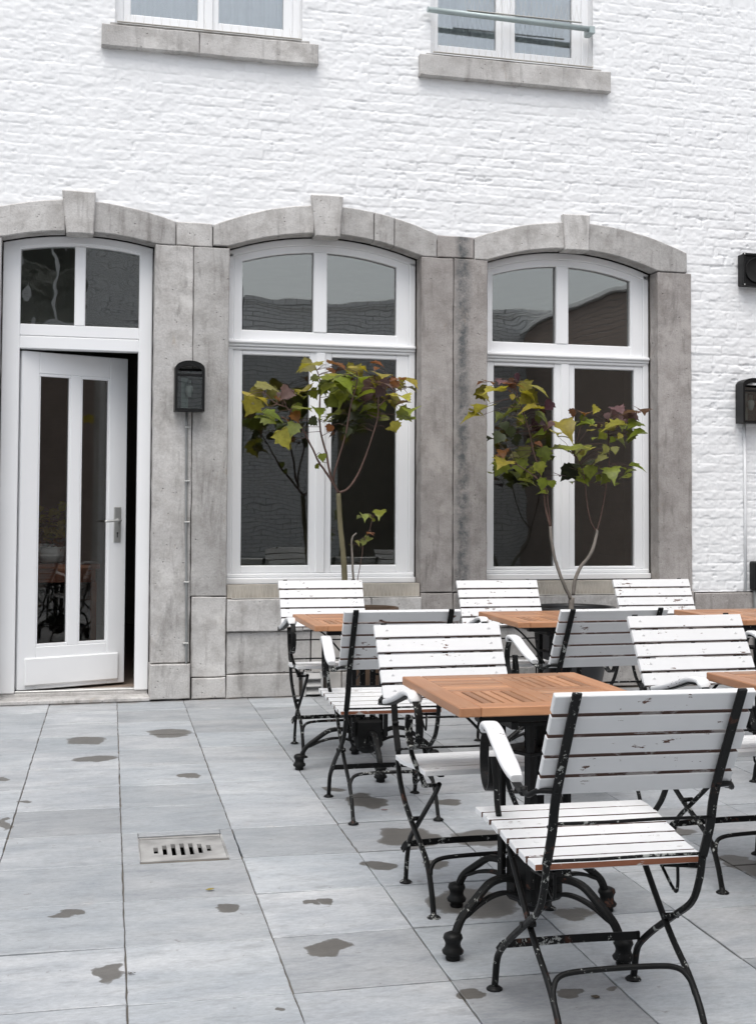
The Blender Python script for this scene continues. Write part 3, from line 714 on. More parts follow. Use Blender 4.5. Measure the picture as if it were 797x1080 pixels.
curtain(2.60, 3.13, 'grey white pleated curtain in the left pane of the upper window with the rail', 3, amp=.020, mat=M_CURT2)
curtain(3.15, 3.60, 'grey white pleated curtain in the right pane of the upper window with the rail', 4, amp=.020, mat=M_CURT2)
# guard rail
mb = MB(); mb.tube([(2.50, -.035, 4.932), (3.775, -.035, 4.912)], .021, 14)
mb.box(3.755, 3.80, -.06, .05, 4.875, 4.93, b=.004)
mb.build('guard_rail', M_RAIL, house)
# bird spikes
def spikes(x0, x1, y, z, step, h, lean=.35):
    mb = MB(); n = int((x1-x0)/step)
    mb.box(x0, x1, y-.012, y+.012, z, z+.004)
    for k in range(n+1):
        x = x0+k*step
        for s_ in (-1, 1):
            dx = s_*lean*h*random.uniform(.5, 1.1); dy = random.uniform(-.02, .02)
            mb.tube([(x, y, z), (x+dx, y+dy, z+h*random.uniform(.85, 1.05))], .0009, 4, smooth=False)
    return mb.build('bird_spikes', M_SPIKE, house)
spikes(.30, 1.58, -.015, 4.626, .06, .07, .15); spikes(2.55, 3.80, -.015, 4.630, .05, .07, .15)
spikes(2.80, 3.70, -.035, 4.953, .040, .13, .25)
spikes(1.12, 2.45, -.012, .684, .030, .085, .15); spikes(3.0, 4.3, -.012, .684, .030, .085, .15)

# ---- door
A = ARCH[0]; a, b = A['o'][0]+.002, A['o'][1]-.002
m = MB()
m.box(a, -.311, .150, .235, .055, 3.09, b=.005); m.box(.481, b, .150, .235, .055, 3.09, b=.005)
ring_arch(m, A, a, b, .004, .055, .151, .236)
m.box(-.311, .481, .151, .235, 2.384, 2.470, b=.005); m.box(-.312, .482, .157, .234, 2.474, 2.552, b=.005)
m.box(.045, .118, .155, .234, 2.55, 3.10, b=.006)
ring_arch(m, A, -.332, .490, .055, .018, .158, .22)
df = m.build('door_frame', M_FRAME, house)
pane(df, -.335, .050, 2.545, None, A, .07, .192, M_GLASS_WAVY); pane(df, .113, .49, 2.545, None, A, .07, .192, M_GLASS_WAVY)
m = MB(); m.box(-.43, .575, -.030, .16, .002, .030, b=.006); m.box(-.425, .57, .16, .34, .001, .052, b=.004)
m.build('threshold', M_STONE, house)
m = MB(); m.box(-.31, .48, .168, .20, .053, .066, b=.003); m.build('threshold_strip', M_STEEL, house)
leaf = MB(); W = .775; T = .022
def lb(x0, x1, z0, z1, t=T, b=.004): leaf.box(x0, x1, -t, t, z0, z1, b=b)
lb(0, .125, .068, 2.372); lb(W-.135, W, .068, 2.372)
lb(.125, W-.135, .068, .355, T-.001); lb(.125, W-.135, 2.225, 2.372, T-.001)
lb(.352, .428, .355, 2.225, T-.002)
for p, q in ((.125, .352), (.428, W-.135)):                           # glazing beads
    for z0, z1 in ((.355, .375), (2.205, 2.225)): leaf.box(p, q, -T+.005, T-.005, z0, z1, b=.003)
    leaf.box(p, p+.012, -T+.006, T-.006, .375, 2.205, b=.003); leaf.box(q-.012, q, -T+.006, T-.006, .375, 2.205, b=.003)
door = leaf.build('door', M_FRAME, house, (-.303, .205, 0), math.radians(21.5))
tag(door, 'white glazed door leaf standing ajar')
for p, q in ((.130, .347), (.433, W-.140)):
    mb = MB(); mb.box(p, q, -.003, .003, .362, 2.218); mb.build('pane', M_GLASS_DOOR, door)
mb = MB(); mb.box(.045, W-.05, -T-.020, -T, .095, .285, b=.010); mb.build('kick_panel', M_FRAME, door)
mb = MB(); mb.box(W-.096, W-.042, -T-.009, -T-.001, 1.06, 1.31, b=.003)
mb.tube(smooth_path([(W-.066, -T-.008, 1.215), (W-.066, -T-.05, 1.215), (W-.075, -T-.058, 1.215), (W-.12, -T-.058, 1.213), (W-.185, -T-.056, 1.208)], 4), .0085, 10)
mb.lathe([(.014, -.006), (.016, .0), (.014, .010)], (W-.066, -T-.008, 1.215), 14, axis='y')
mb.build('handle', M_STEEL, door)
mb = MB(); mb.box(W-.073, W-.066, -T-.011, -T-.0085, 1.095, 1.125, b=.001); mb.lathe([(.006, .0), (.006, .003)], (W-.0695, -T-.0085, 1.126), 10, axis='y')
mb.build('keyhole', M_DARK, door)

# ---- rooms behind the glass
def struct(name, mb, mat):
    o = mb.build(name, mat); o['kind'] = 'structure'; return o
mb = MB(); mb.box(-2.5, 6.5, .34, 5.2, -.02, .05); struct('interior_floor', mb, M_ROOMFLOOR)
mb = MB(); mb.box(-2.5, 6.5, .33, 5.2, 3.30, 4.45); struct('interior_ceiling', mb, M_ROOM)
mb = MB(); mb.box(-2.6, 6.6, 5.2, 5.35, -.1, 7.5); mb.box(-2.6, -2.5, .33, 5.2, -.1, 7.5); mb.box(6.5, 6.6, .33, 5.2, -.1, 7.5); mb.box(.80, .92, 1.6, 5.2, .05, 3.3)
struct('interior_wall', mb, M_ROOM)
# ------------------------------------------------------------------ chairs
def quad_faces_mat(o, fn):
    """re-assign material slots by face normal / centre"""
    for p in o.data.polygons:
        k = fn(p)
        if k is not None: p.material_index = k

def yz(pts, x, k=6): return [Vector((x, p.y, p.z)) for p in smooth_path([(0, a, b) for a, b in pts], k)]

def build_chair(front_u):
    """local frame: sitter looks along +Y. front_u: which pair of feet carries the round U bar"""
    root = empty('garden_chair')
    SW = .244
    # back slats
    d = Vector((0, -.133, .24)).normalized(); n = Vector((0, d.z, -d.y))
    mb = MB(); base = Vector((0, -.286, .627)) + n*.015
    for k in range(5):
        c = base + d*(.026+k*.0592)
        L = SW-(.0 if k < 4 else -.002)+random.uniform(-.0015, .0015)
        mb.obox(c, (1, 0, 0), n, d, L, .0085, .0248, b=.0018)
        for sx in (-.2, .2):
            for dz in ((0,) if k else (0,)):
                mb.obox(c+n*.0085+Vector((sx, 0, 0)), (1, 0, 1), n, (1, 0, -1), .0055, .0012, .0055, b=.001)
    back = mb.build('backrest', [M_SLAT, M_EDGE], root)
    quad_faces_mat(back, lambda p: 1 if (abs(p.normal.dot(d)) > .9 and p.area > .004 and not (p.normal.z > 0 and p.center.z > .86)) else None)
    # seat slats
    mb = MB()
    for k in range(7):
        y = -.172+k*.0655
        hw = .220+.024*k/6+random.uniform(-.0015, .0015); f = k/6; zc = .4400+.034*(f*f*(3-2*f)); tilt = .034*6*f*(1-f)/.39
        ay = Vector((0, 1, tilt)).normalized(); az = Vector((0, -ay.z, ay.y))
        mb.obox((0, y, zc), (1, 0, 0), ay, az, hw, .0278, .0085, b=.0016)
        for sx in (-.165, .165): mb.obox(Vector((sx, y, zc))+az*.0084, (1, 1, 0), (1, -1, 0), az, .005, .005, .0012, b=.001)
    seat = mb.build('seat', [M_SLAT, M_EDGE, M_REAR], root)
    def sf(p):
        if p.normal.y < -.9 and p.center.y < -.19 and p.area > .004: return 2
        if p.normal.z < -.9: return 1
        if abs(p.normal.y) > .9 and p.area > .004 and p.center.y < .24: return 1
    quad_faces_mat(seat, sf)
    for sx in (-1, 1):
        mb = MB()
        mb.strap([(sx*.185, -.200, .427), (sx*.185, -.10, .427), (sx*.185, 0, .440), (sx*.185, .12, .456), (sx*.185, .235, .461)], .018, .007)
        mb.tube(smooth_path([(sx*.160, -.02, .426), (sx*.160, -.09, .385), (sx*.160, -.155, .352), (sx*.160, -.172, .372), (sx*.160, -.172, .428)], 5), .0042, 7)
        mb.add([(sx*.12, -.175, .425), (sx*.205, -.205, .425), (sx*.215, -.15, .425), (sx*.15, -.13, .425), (sx*.12, -.175, .419), (sx*.205, -.205, .419), (sx*.215, -.15, .419), (sx*.15, -.13, .419)],
               [(0, 1, 2, 3), (7, 6, 5, 4), (0, 4, 5, 1), (1, 5, 6, 2), (2, 6, 7, 3), (3, 7, 4, 0)])
        mb.build('seat_rail', M_IRON, root)
    fa = .205; fr = -.300
    for sx in (-1, 1):
        # stile runs from the top of the back down to the front foot
        up = yz([(-.436, .888), (-.425, .868), (-.30, .640), (-.268, .54), (-.228, .455)], sx*.2)
        dn = yz([(-.228, .455), (-.208, .39), (-.165, .325), (-.06, .258), (.06, .185), (.150, .122), (.182, .085), (fa-.008, .03), (fa, .004)], sx*.2) if not front_u else \
             yz([(-.228, .455), (-.222, .39), (-.165, .315), (-.06, .250), (.06, .195), (.135, .150), (.176, .085), (fa-.008, .03), (fa, .004)], sx*.2)
        mb = MB(); mb.strap(up, .0225, .0085, b=.0015); mb.strap(dn, .017, .0155, b=.004)
        mb.lathe([(.004, 0), (.011, .001), (.012, .005), (.006, .009), (0.001, .0095)], (sx*.2, -.262, .548), 12)
        st = mb.build('back_stile', M_IRON, root)
        fd = MB(); fd.lathe([(.022, 0), (.0225, .003), (.016, .008), (.009, .011), (.008, .020)], (sx*.2, fa, 0), 18); fd.build('foot', M_IRON, st)
        # cross leg: from under the seat front to the rear foot
        if not front_u: q = yz([(.165, .428), (.10, .372), (.0, .285), (-.09, .215), (-.185, .158), (-.250, .100), (-.283, .045), (fr, .006)], sx*.181)
        else: q = yz([(.200, .428), (.165, .395), (.085, .335), (-.03, .250), (-.125, .180), (-.158, .135), (-.182, .065), (-.19, .006)], sx*.181)
        mb = MB(); mb.tube(q, .0083, 9)
        lg = mb.build('leg', M_IRON, root)
        fd = MB(); fd.lathe([(.022, 0), (.0225, .003), (.016, .008), (.009, .011), (.008, .020)], (sx*.181, q[-1].y, 0), 18); fd.build('foot', M_IRON, lg)
        # armrest of painted wood, its strap, scroll and post
        X = sx*.264
        pa = [(.206, .696), (.198, .710), (.175, .719), (.11, .714), (.04, .693), (-.05, .668), (-.12, .652), (-.160, .644)]
        sp = [Vector((X, p.y, p.z)) for p in smooth_path([(0, y, z) for y, z in pa], 4)]
        rings = []; nS = len(sp)
        for i, p in enumerate(sp):
            t = (sp[min(i+1, nS-1)]-sp[max(i-1, 0)]).normalized(); sd = Vector((1, 0, 0)); nv = t.cross(sd)
            f = i/(nS-1); w = .0235*(1-.38*max(0, (f-.72)/.28)**1.5)*(1 if f > .04 else .86); th = .0095
            rings.append([p + sd*w*math.copysign(abs(math.cos(a))**.5, math.cos(a)) + nv*th*math.copysign(abs(math.sin(a))**.7, math.sin(a)) for a in [2*PI*k/16 for k in range(16)]])
        mb = MB(); mb.rings(rings, smooth=True); mb.build('armrest', M_SLAT, root)
        mb = MB()
        mb.strap([(X, .17, .704), (X, .11, .701), (X, .04, .680), (X, -.05, .655), (X, -.13, .637), (X, -.200, .628), (X, -.235, .626)], .022, .005)
        mb.tube(smooth_path([(X, -.225, .634), (X-sx*.004, -.262, .628), (X-sx*.02, -.285, .642), (sx*.225, -.297, .645), (sx*.197, -.303, .645)], 4), .0068, 8)
        mb.lathe([(.001, -.003), (.009, -.003), (.009, .018), (.001, .018)], (X, -.235, .624), 10)
        lp = yz([(.170, .705), (.212, .696), (.242, .660), (.250, .61), (.236, .570), (.200, .546), (.160, .548), (.132, .573), (.126, .612), (.134, .640)], X, 4)
        mb.strap(lp, .025, .0075)
        po = smooth_path([(X, .118, .640), (X, .108, .615), (X-sx*.004, .104, .572), (X-sx*.012, .128, .510), (X-sx*.028, .165, .455), (X-sx*.040, .180, .420)], 5)
        mb.strap(po, .0155, .011, b=.003)
        mb.box(min(X-sx*.085, X-sx*.030), max(X-sx*.085, X-sx*.030), .170, .190, .416, .4255, b=.001)
        mb.build('arm_bracket', M_IRON, root)
    # bars
    yb, zb = (.135, .145) if not front_u else (-.140, .150)
    mb = MB(); mb.strap(smooth_path([(-.2, yb+(.035 if not front_u else -.03), zb-.030), (-.190, yb+.01*(1 if not front_u else -1), zb-.004), (-.165, yb, zb), (0, yb, zb+.002), (.165, yb, zb), (.190, yb+.01*(1 if not front_u else -1), zb-.004), (.2, yb+(.035 if not front_u else -.03), zb-.030)], 4), .022, .006, side=(0, 0, 1))
    mb.build('cross_bar', M_IRON, root)
    if not front_u: U = [(-.180, -.226, .122), (-.175, -.206, .152), (-.150, -.186, .174), (-.08, -.180, .180), (.08, -.180, .180), (.150, -.186, .174), (.175, -.206, .152), (.180, -.226, .122)]
    else: U = [(-.197, .158, .125), (-.190, .148, .150), (-.165, .140, .168), (-.09, .136, .174), (.09, .136, .174), (.165, .140, .168), (.190, .148, .150), (.197, .158, .125)]
    mb = MB(); mb.tube(smooth_path(U, 5), .0072, 9); mb.build('cross_bar', M_IRON, root)
    for y, z in ((-.276, .562), (-.228, .462)):
        mb = MB(); mb.tube([(-.2, y, z), (-.07, y, z-.001), (.06, y, z+.001), (.2, y, z)], .0042, 7); mb.build('stretcher', M_IRON, root)
    for sx in (-1, 1):
        mb = MB(); mb.tube([(sx*.172, -.060 if not front_u else -.045, .259), (sx*.212, -.060 if not front_u else -.045, .259)], .008, 8); mb.build('pivot_bolt', M_IRON, root)
    return root

chair_a = build_chair(False); chair_b = build_chair(True)
index_children(None)
GRP = 'folding garden chairs round the courtyard tables'
CH = [('a', 1.338, -5.567, -.050, 1.0, 'large nearest folding chair with its back to the viewer and a bare brown seat edge'),
      ('b', 1.352, -4.545, .011+PI, .985, 'folding chair facing the viewer across the nearest whole teak table'),
      ('a', 1.368, -3.237, -.041, 1.0, 'folding chair with its back to the viewer, pushed at the leftmost teak table'),
      ('b', 1.434, -1.917, -.011+PI, 1.0, 'leftmost rear folding chair facing out, in front of the window beside the wall lamp'),
      ('a', 2.236, -3.340, .018, 1.0, 'folding chair with its back to the viewer, at the middle rear teak table'),
      ('b', 2.386, -4.511, .021+PI, 1.0, 'folding chair facing the viewer behind the teak table cut by the right edge'),
      ('b', 2.453, -2.058, -.027+PI, 1.0, 'middle rear folding chair facing out, just left of the forked tree'),
      ('b', 3.422, -2.102, -.013+PI, 1.0, 'right rear folding chair facing out, just right of the forked tree'),
      ('a', 3.43, -3.38, .0, 1.0, 'folding chair mostly cut off by the right edge, only its left armrest showing')]
first = {'a': chair_a, 'b': chair_b}; used = set()
for k, x, y, rz, sc, lab in CH:
    o = first[k] if k not in used else copy_tree(first[k])
    used.add(k)
    o.location = (x, y, .001); o.rotation_euler = (0, 0, rz); o.scale = (sc, sc, sc)
    tag(o, lab, 'chair', GRP)
    if lab.startswith('large nearest') or 'middle rear teak' in lab:      # left armrest bent slightly inwards
        th = math.radians(-5 if lab.startswith('large') else -4); p = Vector((-.2, -.30, 0)); R_ = Matrix.Rotation(th, 3, 'Z')
        for c in bpy.data.objects:
            if c.parent == o and c.name.split('.')[0] in ('armrest', 'arm_bracket') and c.data.vertices[0].co.x < 0:
                c.rotation_euler = (0, 0, th); c.location = p - R_ @ p

# ------------------------------------------------------------------ tables
def build_table():
    root = empty('teak_table'); H = .340; Z0, Z1 = .713, .741
    mb = MB(); B = .072; R_ = .024; bb = .003
    mb.box(-H, -H+B, -H, H, Z0, Z1, 1, bb); mb.box(H-B, H, -H, H, Z0, Z1, 1, bb)           # side boards
    mb.box(-H+B+.0005, H-B-.0005, -H, -H+B, Z0, Z1, 0, bb); mb.box(-H+B+.0005, H-B-.0005, H-B, H, Z0, Z1, 0, bb)
    i0, i1 = -H+B, H-B
    mb.box(-R_, R_, i0+.0005, i1-.0005, Z0, Z1-.0006, 1, bb); mb.box(i0+.0005, -R_-.0005, -R_, R_, Z0, Z1-.0008, 0, bb); mb.box(R_+.0005, i1-.0005, -R_, R_, Z0, Z1-.0008, 0, bb)
    L = i1-R_; n = 7; p = L/n
    for fx in (0, 1):
        for fy in (0, 1):
            x0 = i0 if fx == 0 else R_; y0 = i0 if fy == 0 else R_
            for k in range(n):
                if (fx+fy) % 2 == 0: mb.box(x0+k*p+.0038, x0+(k+1)*p-.0038, y0+.001, y0+L-.001, Z0+.004, Z1-.0015, 1, .002)
                else: mb.box(x0+.001, x0+L-.001, y0+k*p+.0038, y0+(k+1)*p-.0038, Z0+.004, Z1-.0015, 0, .002)
    mb.build('tabletop', [M_TEAKX, M_TEAKY], root)
    mb = MB()
    for y in (-.22, .22): mb.box(-.28, .28, y-.02, y+.02, .690, .7125, b=.002)
    for x in (-.16, .16): mb.box(x-.012, x+.012, -.24, .24, .668, .690, b=.002)
    mb.box(-.12, .12, -.12, .12, .655, .668, b=.002)
    for s_ in (-1, 1): mb.strap(smooth_path([(s_*.275, 0, .689), (s_*.245, 0, .670), (s_*.20, 0, .63), (s_*.135, 0, .56), (s_*.095, 0, .50)], 5), .016, .008, side=(0, 1, 0))
    mb.build('top_bracket', M_IRON_T, root)
    mb = MB()
    for sx in (-1, 1):
        for sy in (-1, 1): mb.box(sx*.082-.010, sx*.082+.010, sy*.060-.010, sy*.060+.010, .165, .655, b=.002)
    for sx in (-1, 1): mb.box(sx*.026-.014, sx*.026+.014, -.006, .006, .165, .655, b=.002)
    for z in (.56, .30): mb.box(-.094, .094, -.072, .072, z, z+.012, b=.002)
    mb.build('column', M_IRON_T, root)
    mb = MB(); mb.box(-.070, .070, -.062, .062, .105, .245, b=.012); mb.lathe([(.001, .075), (.03, .075), (.05, .09), (.06, .12), (.02, .13)], n=20)
    mb.lathe([(.012, .0), (.014, .004), (.010, .008), (.001, .009)], (0, -.070, .17), 10, axis='y')
    mb.build('hub', M_IRON_T, root)
    for q in range(4):
        a = q*PI/2; u = Vector((math.cos(a), math.sin(a), 0)); sd = (-u.y, u.x, 0); up = Vector((0, 0, 1))
        o_ = smooth_path([u*.06+up*.165, u*.12+up*.192, u*.19+up*.190, u*.25+up*.155, u*.310+up*.110, u*.338+up*.062], 5)
        i_ = smooth_path([u*.06+up*.125, u*.12+up*.148, u*.18+up*.150, u*.24+up*.136, u*.283+up*.118, u*.300+up*.112], 5)
        mb = MB(); mb.strap(o_, .026, .020, side=sd, b=.005); mb.strap(i_, .022, .011, side=sd, b=.003)
        mb.strap([u*.085+up*.176, u*.09+up*.14], .018, .02, side=sd)
        lg = mb.build('leg', M_IRON_T, root)
        fd = MB(); fd.lathe([(.001, 0), (.020, .0), (.022, .006), (.020, .014), (.030, .019), (.032, .026), (.024, .036), (.022, .046), (.025, .055), (.029, .062), (.026, .072), (.014, .078), (.001, .079)], tuple(u*.344), 20)
        fd.build('foot', M_IRON_T, lg)
    return root
table = build_table(); index_children(None)
TB = [(1.402, -4.895, -.025, .48, 'teak topped table in full view beyond the nearest chair'),
      (1.484, -2.370, -.020, -.03, 'leftmost teak topped table, in front of the middle window'),
      (2.470, -5.000, -.010, .10, 'teak topped table cut by the right edge, nearer row'),
      (2.515, -2.390, -.030, .15, 'middle rear teak topped table, below the forked tree'),
      (3.660, -2.465, -.010, .10, 'rear teak topped table cut by the right edge, by the brick wall')]
for i, (x, y, rz, base, lab) in enumerate(TB):
    o = table if i == 0 else copy_tree(table)
    o.location = (x, y, .001); o.rotation_euler = (0, 0, rz)
    for c in bpy.data.objects:
        if c.parent == o and c.name.split('.')[0] in ('leg', 'hub', 'column'): c.rotation_euler = (0, 0, base)
        if i == 0 and c.parent == o and c.name.split('.')[0] in ('leg', 'hub', 'column', 'top_bracket'): c.location = (.015, -.065, 0)
    if i == 0:                                            # this table is narrower than the others
        for c in bpy.data.objects:
            if c.parent == o and c.name.split('.')[0] in ('tabletop', 'top_bracket'): c.scale = (.90, 1, 1)
    tag(o, lab, 'table', 'teak topped garden tables')

# ------------------------------------------------------------------ wall fittings
def wall_lamp(loc, lab):
    root = empty('wall_lamp', loc)
    w = .1; h = .345; d = .115; mb = MB()
    arcp = [(w*math.cos(t), .290+.055*math.sin(t)) for t in [PI*k/12 for k in range(13)]]
    outer = [(-w, 0), (w, 0)] + arcp
    iw = w-.017; inner = [(-iw, .018), (iw, .018)] + [(iw*math.cos(t), .268+.048*math.sin(t)*.85) for t in [PI*k/12 for k in range(13)]]
    n = len(outer)
    # frame band: front ring + side walls
    vs = [(x, -d, z) for x, z in outer]+[(x, -d, z) for x, z in inner]+[(x, -d+.012, z) for x, z in inner]+[(x, -.004, z) for x, z in outer]+[(x, -.004, z) for x, z in inner]
    fs = []
    for i in range(n):
        j = (i+1) % n
        fs += [(i, j, n+j, n+i), (n+i, n+j, 2*n+j, 2*n+i), (j, i, 3*n+i, 3*n+j)]
    mb.add(vs, fs)
    mb.box(-w+.002, w-.002, -.004, .0, .002, .30)                        # back plate
    mb.box(-w+.002, w-.002, -d+.012, -.004, .001, .016); mb.box(-iw, iw, -d+.010, -d+.018, .238, .256, b=.002)
    for x in (-w+.003, w-.003): mb.box(x-.002, x+.002, -d+.012, -.004, .016, .30)
    mb.add([(x*.98, -d+.012, z-.003) for x, z in arcp]+[(x*.98, -.004, z-.003) for x, z in arcp], [(i, i+1, 14+i, 13+i) for i in range(12)])
    mb.build('housing', M_BLACK, root, fix=True)
    mb = MB(); mb.box(-iw, iw, -d+.014, -d+.018, .018, .272); mb.build('lens', M_GLASS, root)
    mb = MB(); mb.lathe([(.001, .10), (.012, .102), (.022, .125), (.027, .150), (.024, .172), (.013, .180), (.001, .181)], (0, -.055, 0), 14)
    mb.build('bulb', m_simple('frosted_bulb_glass', (.62, .64, .62), .15), root)
    mb = MB(); mb.lathe([(.014, .181), (.014, .215), (.001, .216)], (0, -.055, 0), 12); mb.box(-.05, -.002, -.010, -.005, .03, .235)
    mb.build('reflector', m_simple('greenish_lamp_reflector', (.16, .20, .19), .3, .5), root)
    tag(root, lab, 'lamp', 'black bulkhead wall lamps'); return root
wall_lamp((.812, -.003, 1.962), 'black arched wall lamp on the stone pier right of the door')
wall_lamp((5.085, .008, 1.975), 'black arched wall lamp on white brick at the right edge')
mb = MB(); pth = [(.800, -.012, 1.962), (.803, -.013, 1.6), (.806, -.011, 1.2), (.812, -.013, .8), (.816, -.012, .4), (.818, -.012, .205)]
mb.tube(smooth_path(pth, 3), .0085, 8)
con = mb.build('cable_conduit', M_GALV); tag(con, 'thin grey cable conduit running down from the left wall lamp', 'conduit')
for z in (1.86, 1.49, 1.21, .80, .385):
    mb = MB(); mb.box(.792, .828, -.024, -.003, z-.005, z+.005, b=.002); mb.lathe([(.004, 0), (.004, .004), (.001, .005)], (.826, -.024, z), 8, axis='y')
    mb.build('clip', M_STEEL, con)
mb = MB(); mb.tube([(5.060, .004, 1.975), (5.062, .003, 1.3), (5.060, .004, .695)], .011, 8)
tag(mb.build('cable_conduit', M_WPIPE), 'white painted conduit below the right wall lamp', 'conduit')
mb = MB(); mb.tube([(5.145, -.03, .0), (5.145, -.03, .70)], .035, 14); tag(mb.build('drain_pipe', M_GALV), 'short grey pipe at the foot of the right wall', 'pipe')
mb = MB(); mb.box(5.10, 5.28, -.08, .02, .70, .92, b=.01); mb.box(5.12, 5.26, -.088, -.08, .73, .89, b=.003); tag(mb.build('junction_box', M_BLACK), 'black box on the brick at the right edge above the grey pipe', 'box')
sp = empty('wall_speaker', (5.135, .012, 3.030)); tag(sp, 'small square black speaker high on the brick at the right edge', 'speaker')
mb = MB(); q = .122; mb.box(-q, q, -.07, .0, .005, .25, b=.006)
for x0, x1, z0, z1 in ((-q, q, .0, .018), (-q, q, .237, .255), (-q, -q+.018, .018, .237), (q-.018, q, .018, .237)): mb.box(x0, x1, -.088, -.069, z0, z1, b=.003)
mb.build('cabinet', M_BLACK, sp)
mb = MB(); mb.lathe([(.098, .070), (.100, .080), (.092, .082), (.086, .074), (.03, .0712), (.001, .0711)], (0, 0, .128), 28, axis='y'); mb.build('cone', M_DARK, sp)
mb = MB()
for x in (-.112, .112):
    for z in (.010, .245): mb.lathe([(.006, .087), (.006, .091), (.001, .092)], (x, 0, z), 8, axis='y')
mb.build('screws', M_STEEL, sp)
# ------------------------------------------------------------------ plants
TINT = {'y': (.34, .30, .045), 'g': (.19, .225, .03), 'l': (.24, .27, .08), 'o': (.22, .085, .025), 'p': (.15, .085, .085), 'q': (.055, .018, .028), 'd': (.035, .045, .015), 'a': (.2, .19, .06), 'k': (.40, .17, .10)}
OUT = [(0, 0), (.16, -.06), (.34, -.05), (.47, .10), (.66, .16), (.50, .34), (.62, .52), (.40, .58), (.30, .78), (.13, .86), (0, 1.12)]
def add_leaves(parent, leaves, nodes, seed, pet):
    rnd = random.Random(seed); V = []; F = []; Ct = []
    def one(c, w, typ, tint):
        th = rnd.uniform(0, 2*PI)
        if typ == 'f':
            nrm = Vector((rnd.uniform(-.18, .18), rnd.uniform(-.34, -.02), 1)); drop = .32
        elif typ == 'm':
            nrm = Vector((rnd.uniform(-.35, .35), rnd.uniform(-.6, -.15), 1)); drop = .5
        else:
            nrm = Vector((rnd.uniform(-.4, .4), -1, rnd.uniform(-.1, .45))); drop = .15; th = rnd.uniform(-PI*.8, -PI*.2)
        nrm.normalize()
        a = Vector((math.cos(th), math.sin(th), 0)) if typ != 'h' else Vector((math.cos(th), 0, math.sin(th)))
        tip = (a-nrm*a.dot(nrm)).normalized(); sd = nrm.cross(tip)
        L = w*.80; W_ = w*.60; fold = rnd.uniform(.10, .32); cup = rnd.uniform(-.05, .25)
        b = len(V); o = c - tip*L*.5
        mid = [(0, v) for v in (0, .25, .5, .8, 1.12)]
        pts = []
        right = [(u*rnd.uniform(.85, 1.12), v+rnd.uniform(-.03, .03)) for u, v in OUT[1:-1]]
        left = [(-u*rnd.uniform(.85, 1.12), v+rnd.uniform(-.03, .03)) for u, v in OUT[1:-1]]
        def P(u, v):
            z = abs(u)*fold - drop*max(0, v-.15)**2 - cup*u*u
            return o + sd*u*W_*1.25 + tip*v*L + nrm*z*w
        for u, v in mid: pts.append(P(u, v))
        for u, v in right: pts.append(P(u, v))
        for u, v in left: pts.append(P(u, v))
        V.extend(pts); k = len(right)
        mm = [0, 0, 0, 1, 1, 2, 2, 3, 3]                # nearest midrib vertex for each outline vertex
        for base, flip in ((5, False), (5+k, True)):
            prev = 0
            chain = list(range(base, base+k))
            for i in range(k-1):
                t = (b+mm[i], b+chain[i], b+chain[i+1]); F.append(t if not flip else t[::-1]); Ct.append(tint)
                if mm[i] != mm[i+1]:
                    t = (b+mm[i], b+chain[i+1], b+mm[i+1]); F.append(t if not flip else t[::-1]); Ct.append(tint)
            t = (b+mm[k-1], b+chain[-1], b+4); F.append(t if not flip else t[::-1]); Ct.append(tint)
        # petiole to the nearest twig node
        best = min(nodes, key=lambda q: (Vector(q)-o).length)
        bv = Vector(best); m_ = (bv+o)/2 + Vector((0, 0, .015))
        if (bv-o).length < .45: pet.tube([bv, m_, o], [.0022, .0016, .0013], 5, 1)
    for (x, y, z, w, typ, t) in leaves:
        base = TINT[t]; j = rnd.uniform(.75, 1.2); g = rnd.uniform(.9, 1.1)
        one(Vector((x, y, z)), w*(1.22 if typ != 'h' else 1.08), typ, (base[0]*j, base[1]*j*g, base[2]*j, 1))
        for _ in range(2 if w > .11 else 1):
            jj = rnd.uniform(.35, .9)
            one(Vector((x+rnd.uniform(-.035, .04), y+rnd.uniform(.03, .22), z-rnd.uniform(-.02, .07))), w*rnd.uniform(.65, .95), rnd.choice('fmh'), (base[0]*jj, base[1]*jj, base[2]*jj, 1))
    me = bpy.data.meshes.new('foliage'); me.from_pydata([tuple(v) for v in V], [], F)
    me.materials.append(M_LEAF)
    at = me.color_attributes.new('tint', 'FLOAT_COLOR', 'CORNER')
    cols = []
    for p, c in zip(me.polygons, Ct): cols += list(c)*p.loop_total
    at.data.foreach_set('color', cols); me.update()
    me.polygons.foreach_set('use_smooth', [True]*len(me.polygons))
    o = bpy.data.objects.new('foliage', me); COL.objects.link(o); o.parent = parent
def limb(mb, pts, r0, r1, mi=0, n=9):
    p = smooth_path(pts, 5); k = len(p)
    rr = [(r0+(r1-r0)*i/(k-1))*(1+random.uniform(-.07, .07)) for i in range(k)]
    mb.tube([q+Vector((random.uniform(-.0015, .0015),)*3) for q in p], rr, n, mi)
    return [tuple(q) for q in p]
# tree A
ta = empty('small_tree', (1.815, -.45, .0)); OFF = Vector((1.815, -.45, 0))
def rel(pts, off): return [tuple(Vector(p)-off) for p in pts]
mb = MB(); nodes = []
limb(mb, rel([(1.822, -.45, .58)]+A0, OFF), .022, .0165)
for pth, r0, r1 in ((A1, .0095, .0045), (A2, .009, .004), (A3, .0085, .004), (A4, .008, .0035), (A5, .0045, .0025), (A6, .004, .0025)):
    nodes += limb(mb, rel(pth, OFF), r0, r1, 1, 7)[6 if r0 > .005 else 0:]
add_leaves(ta, [(x-OFF.x, y-OFF.y, z, w, t, c) for x, y, z, w, t, c in LEAVES_A], nodes, 3, mb)
mb.build('trunk', [M_BARK, M_BARK_R], ta)
tag(ta, 'thin straight tree with green and purple leaves in front of the middle window', 'tree')
sa = empty('sapling', (1.89, -.42, 0)); OF2 = Vector((1.89, -.42, 0)); mb = MB()
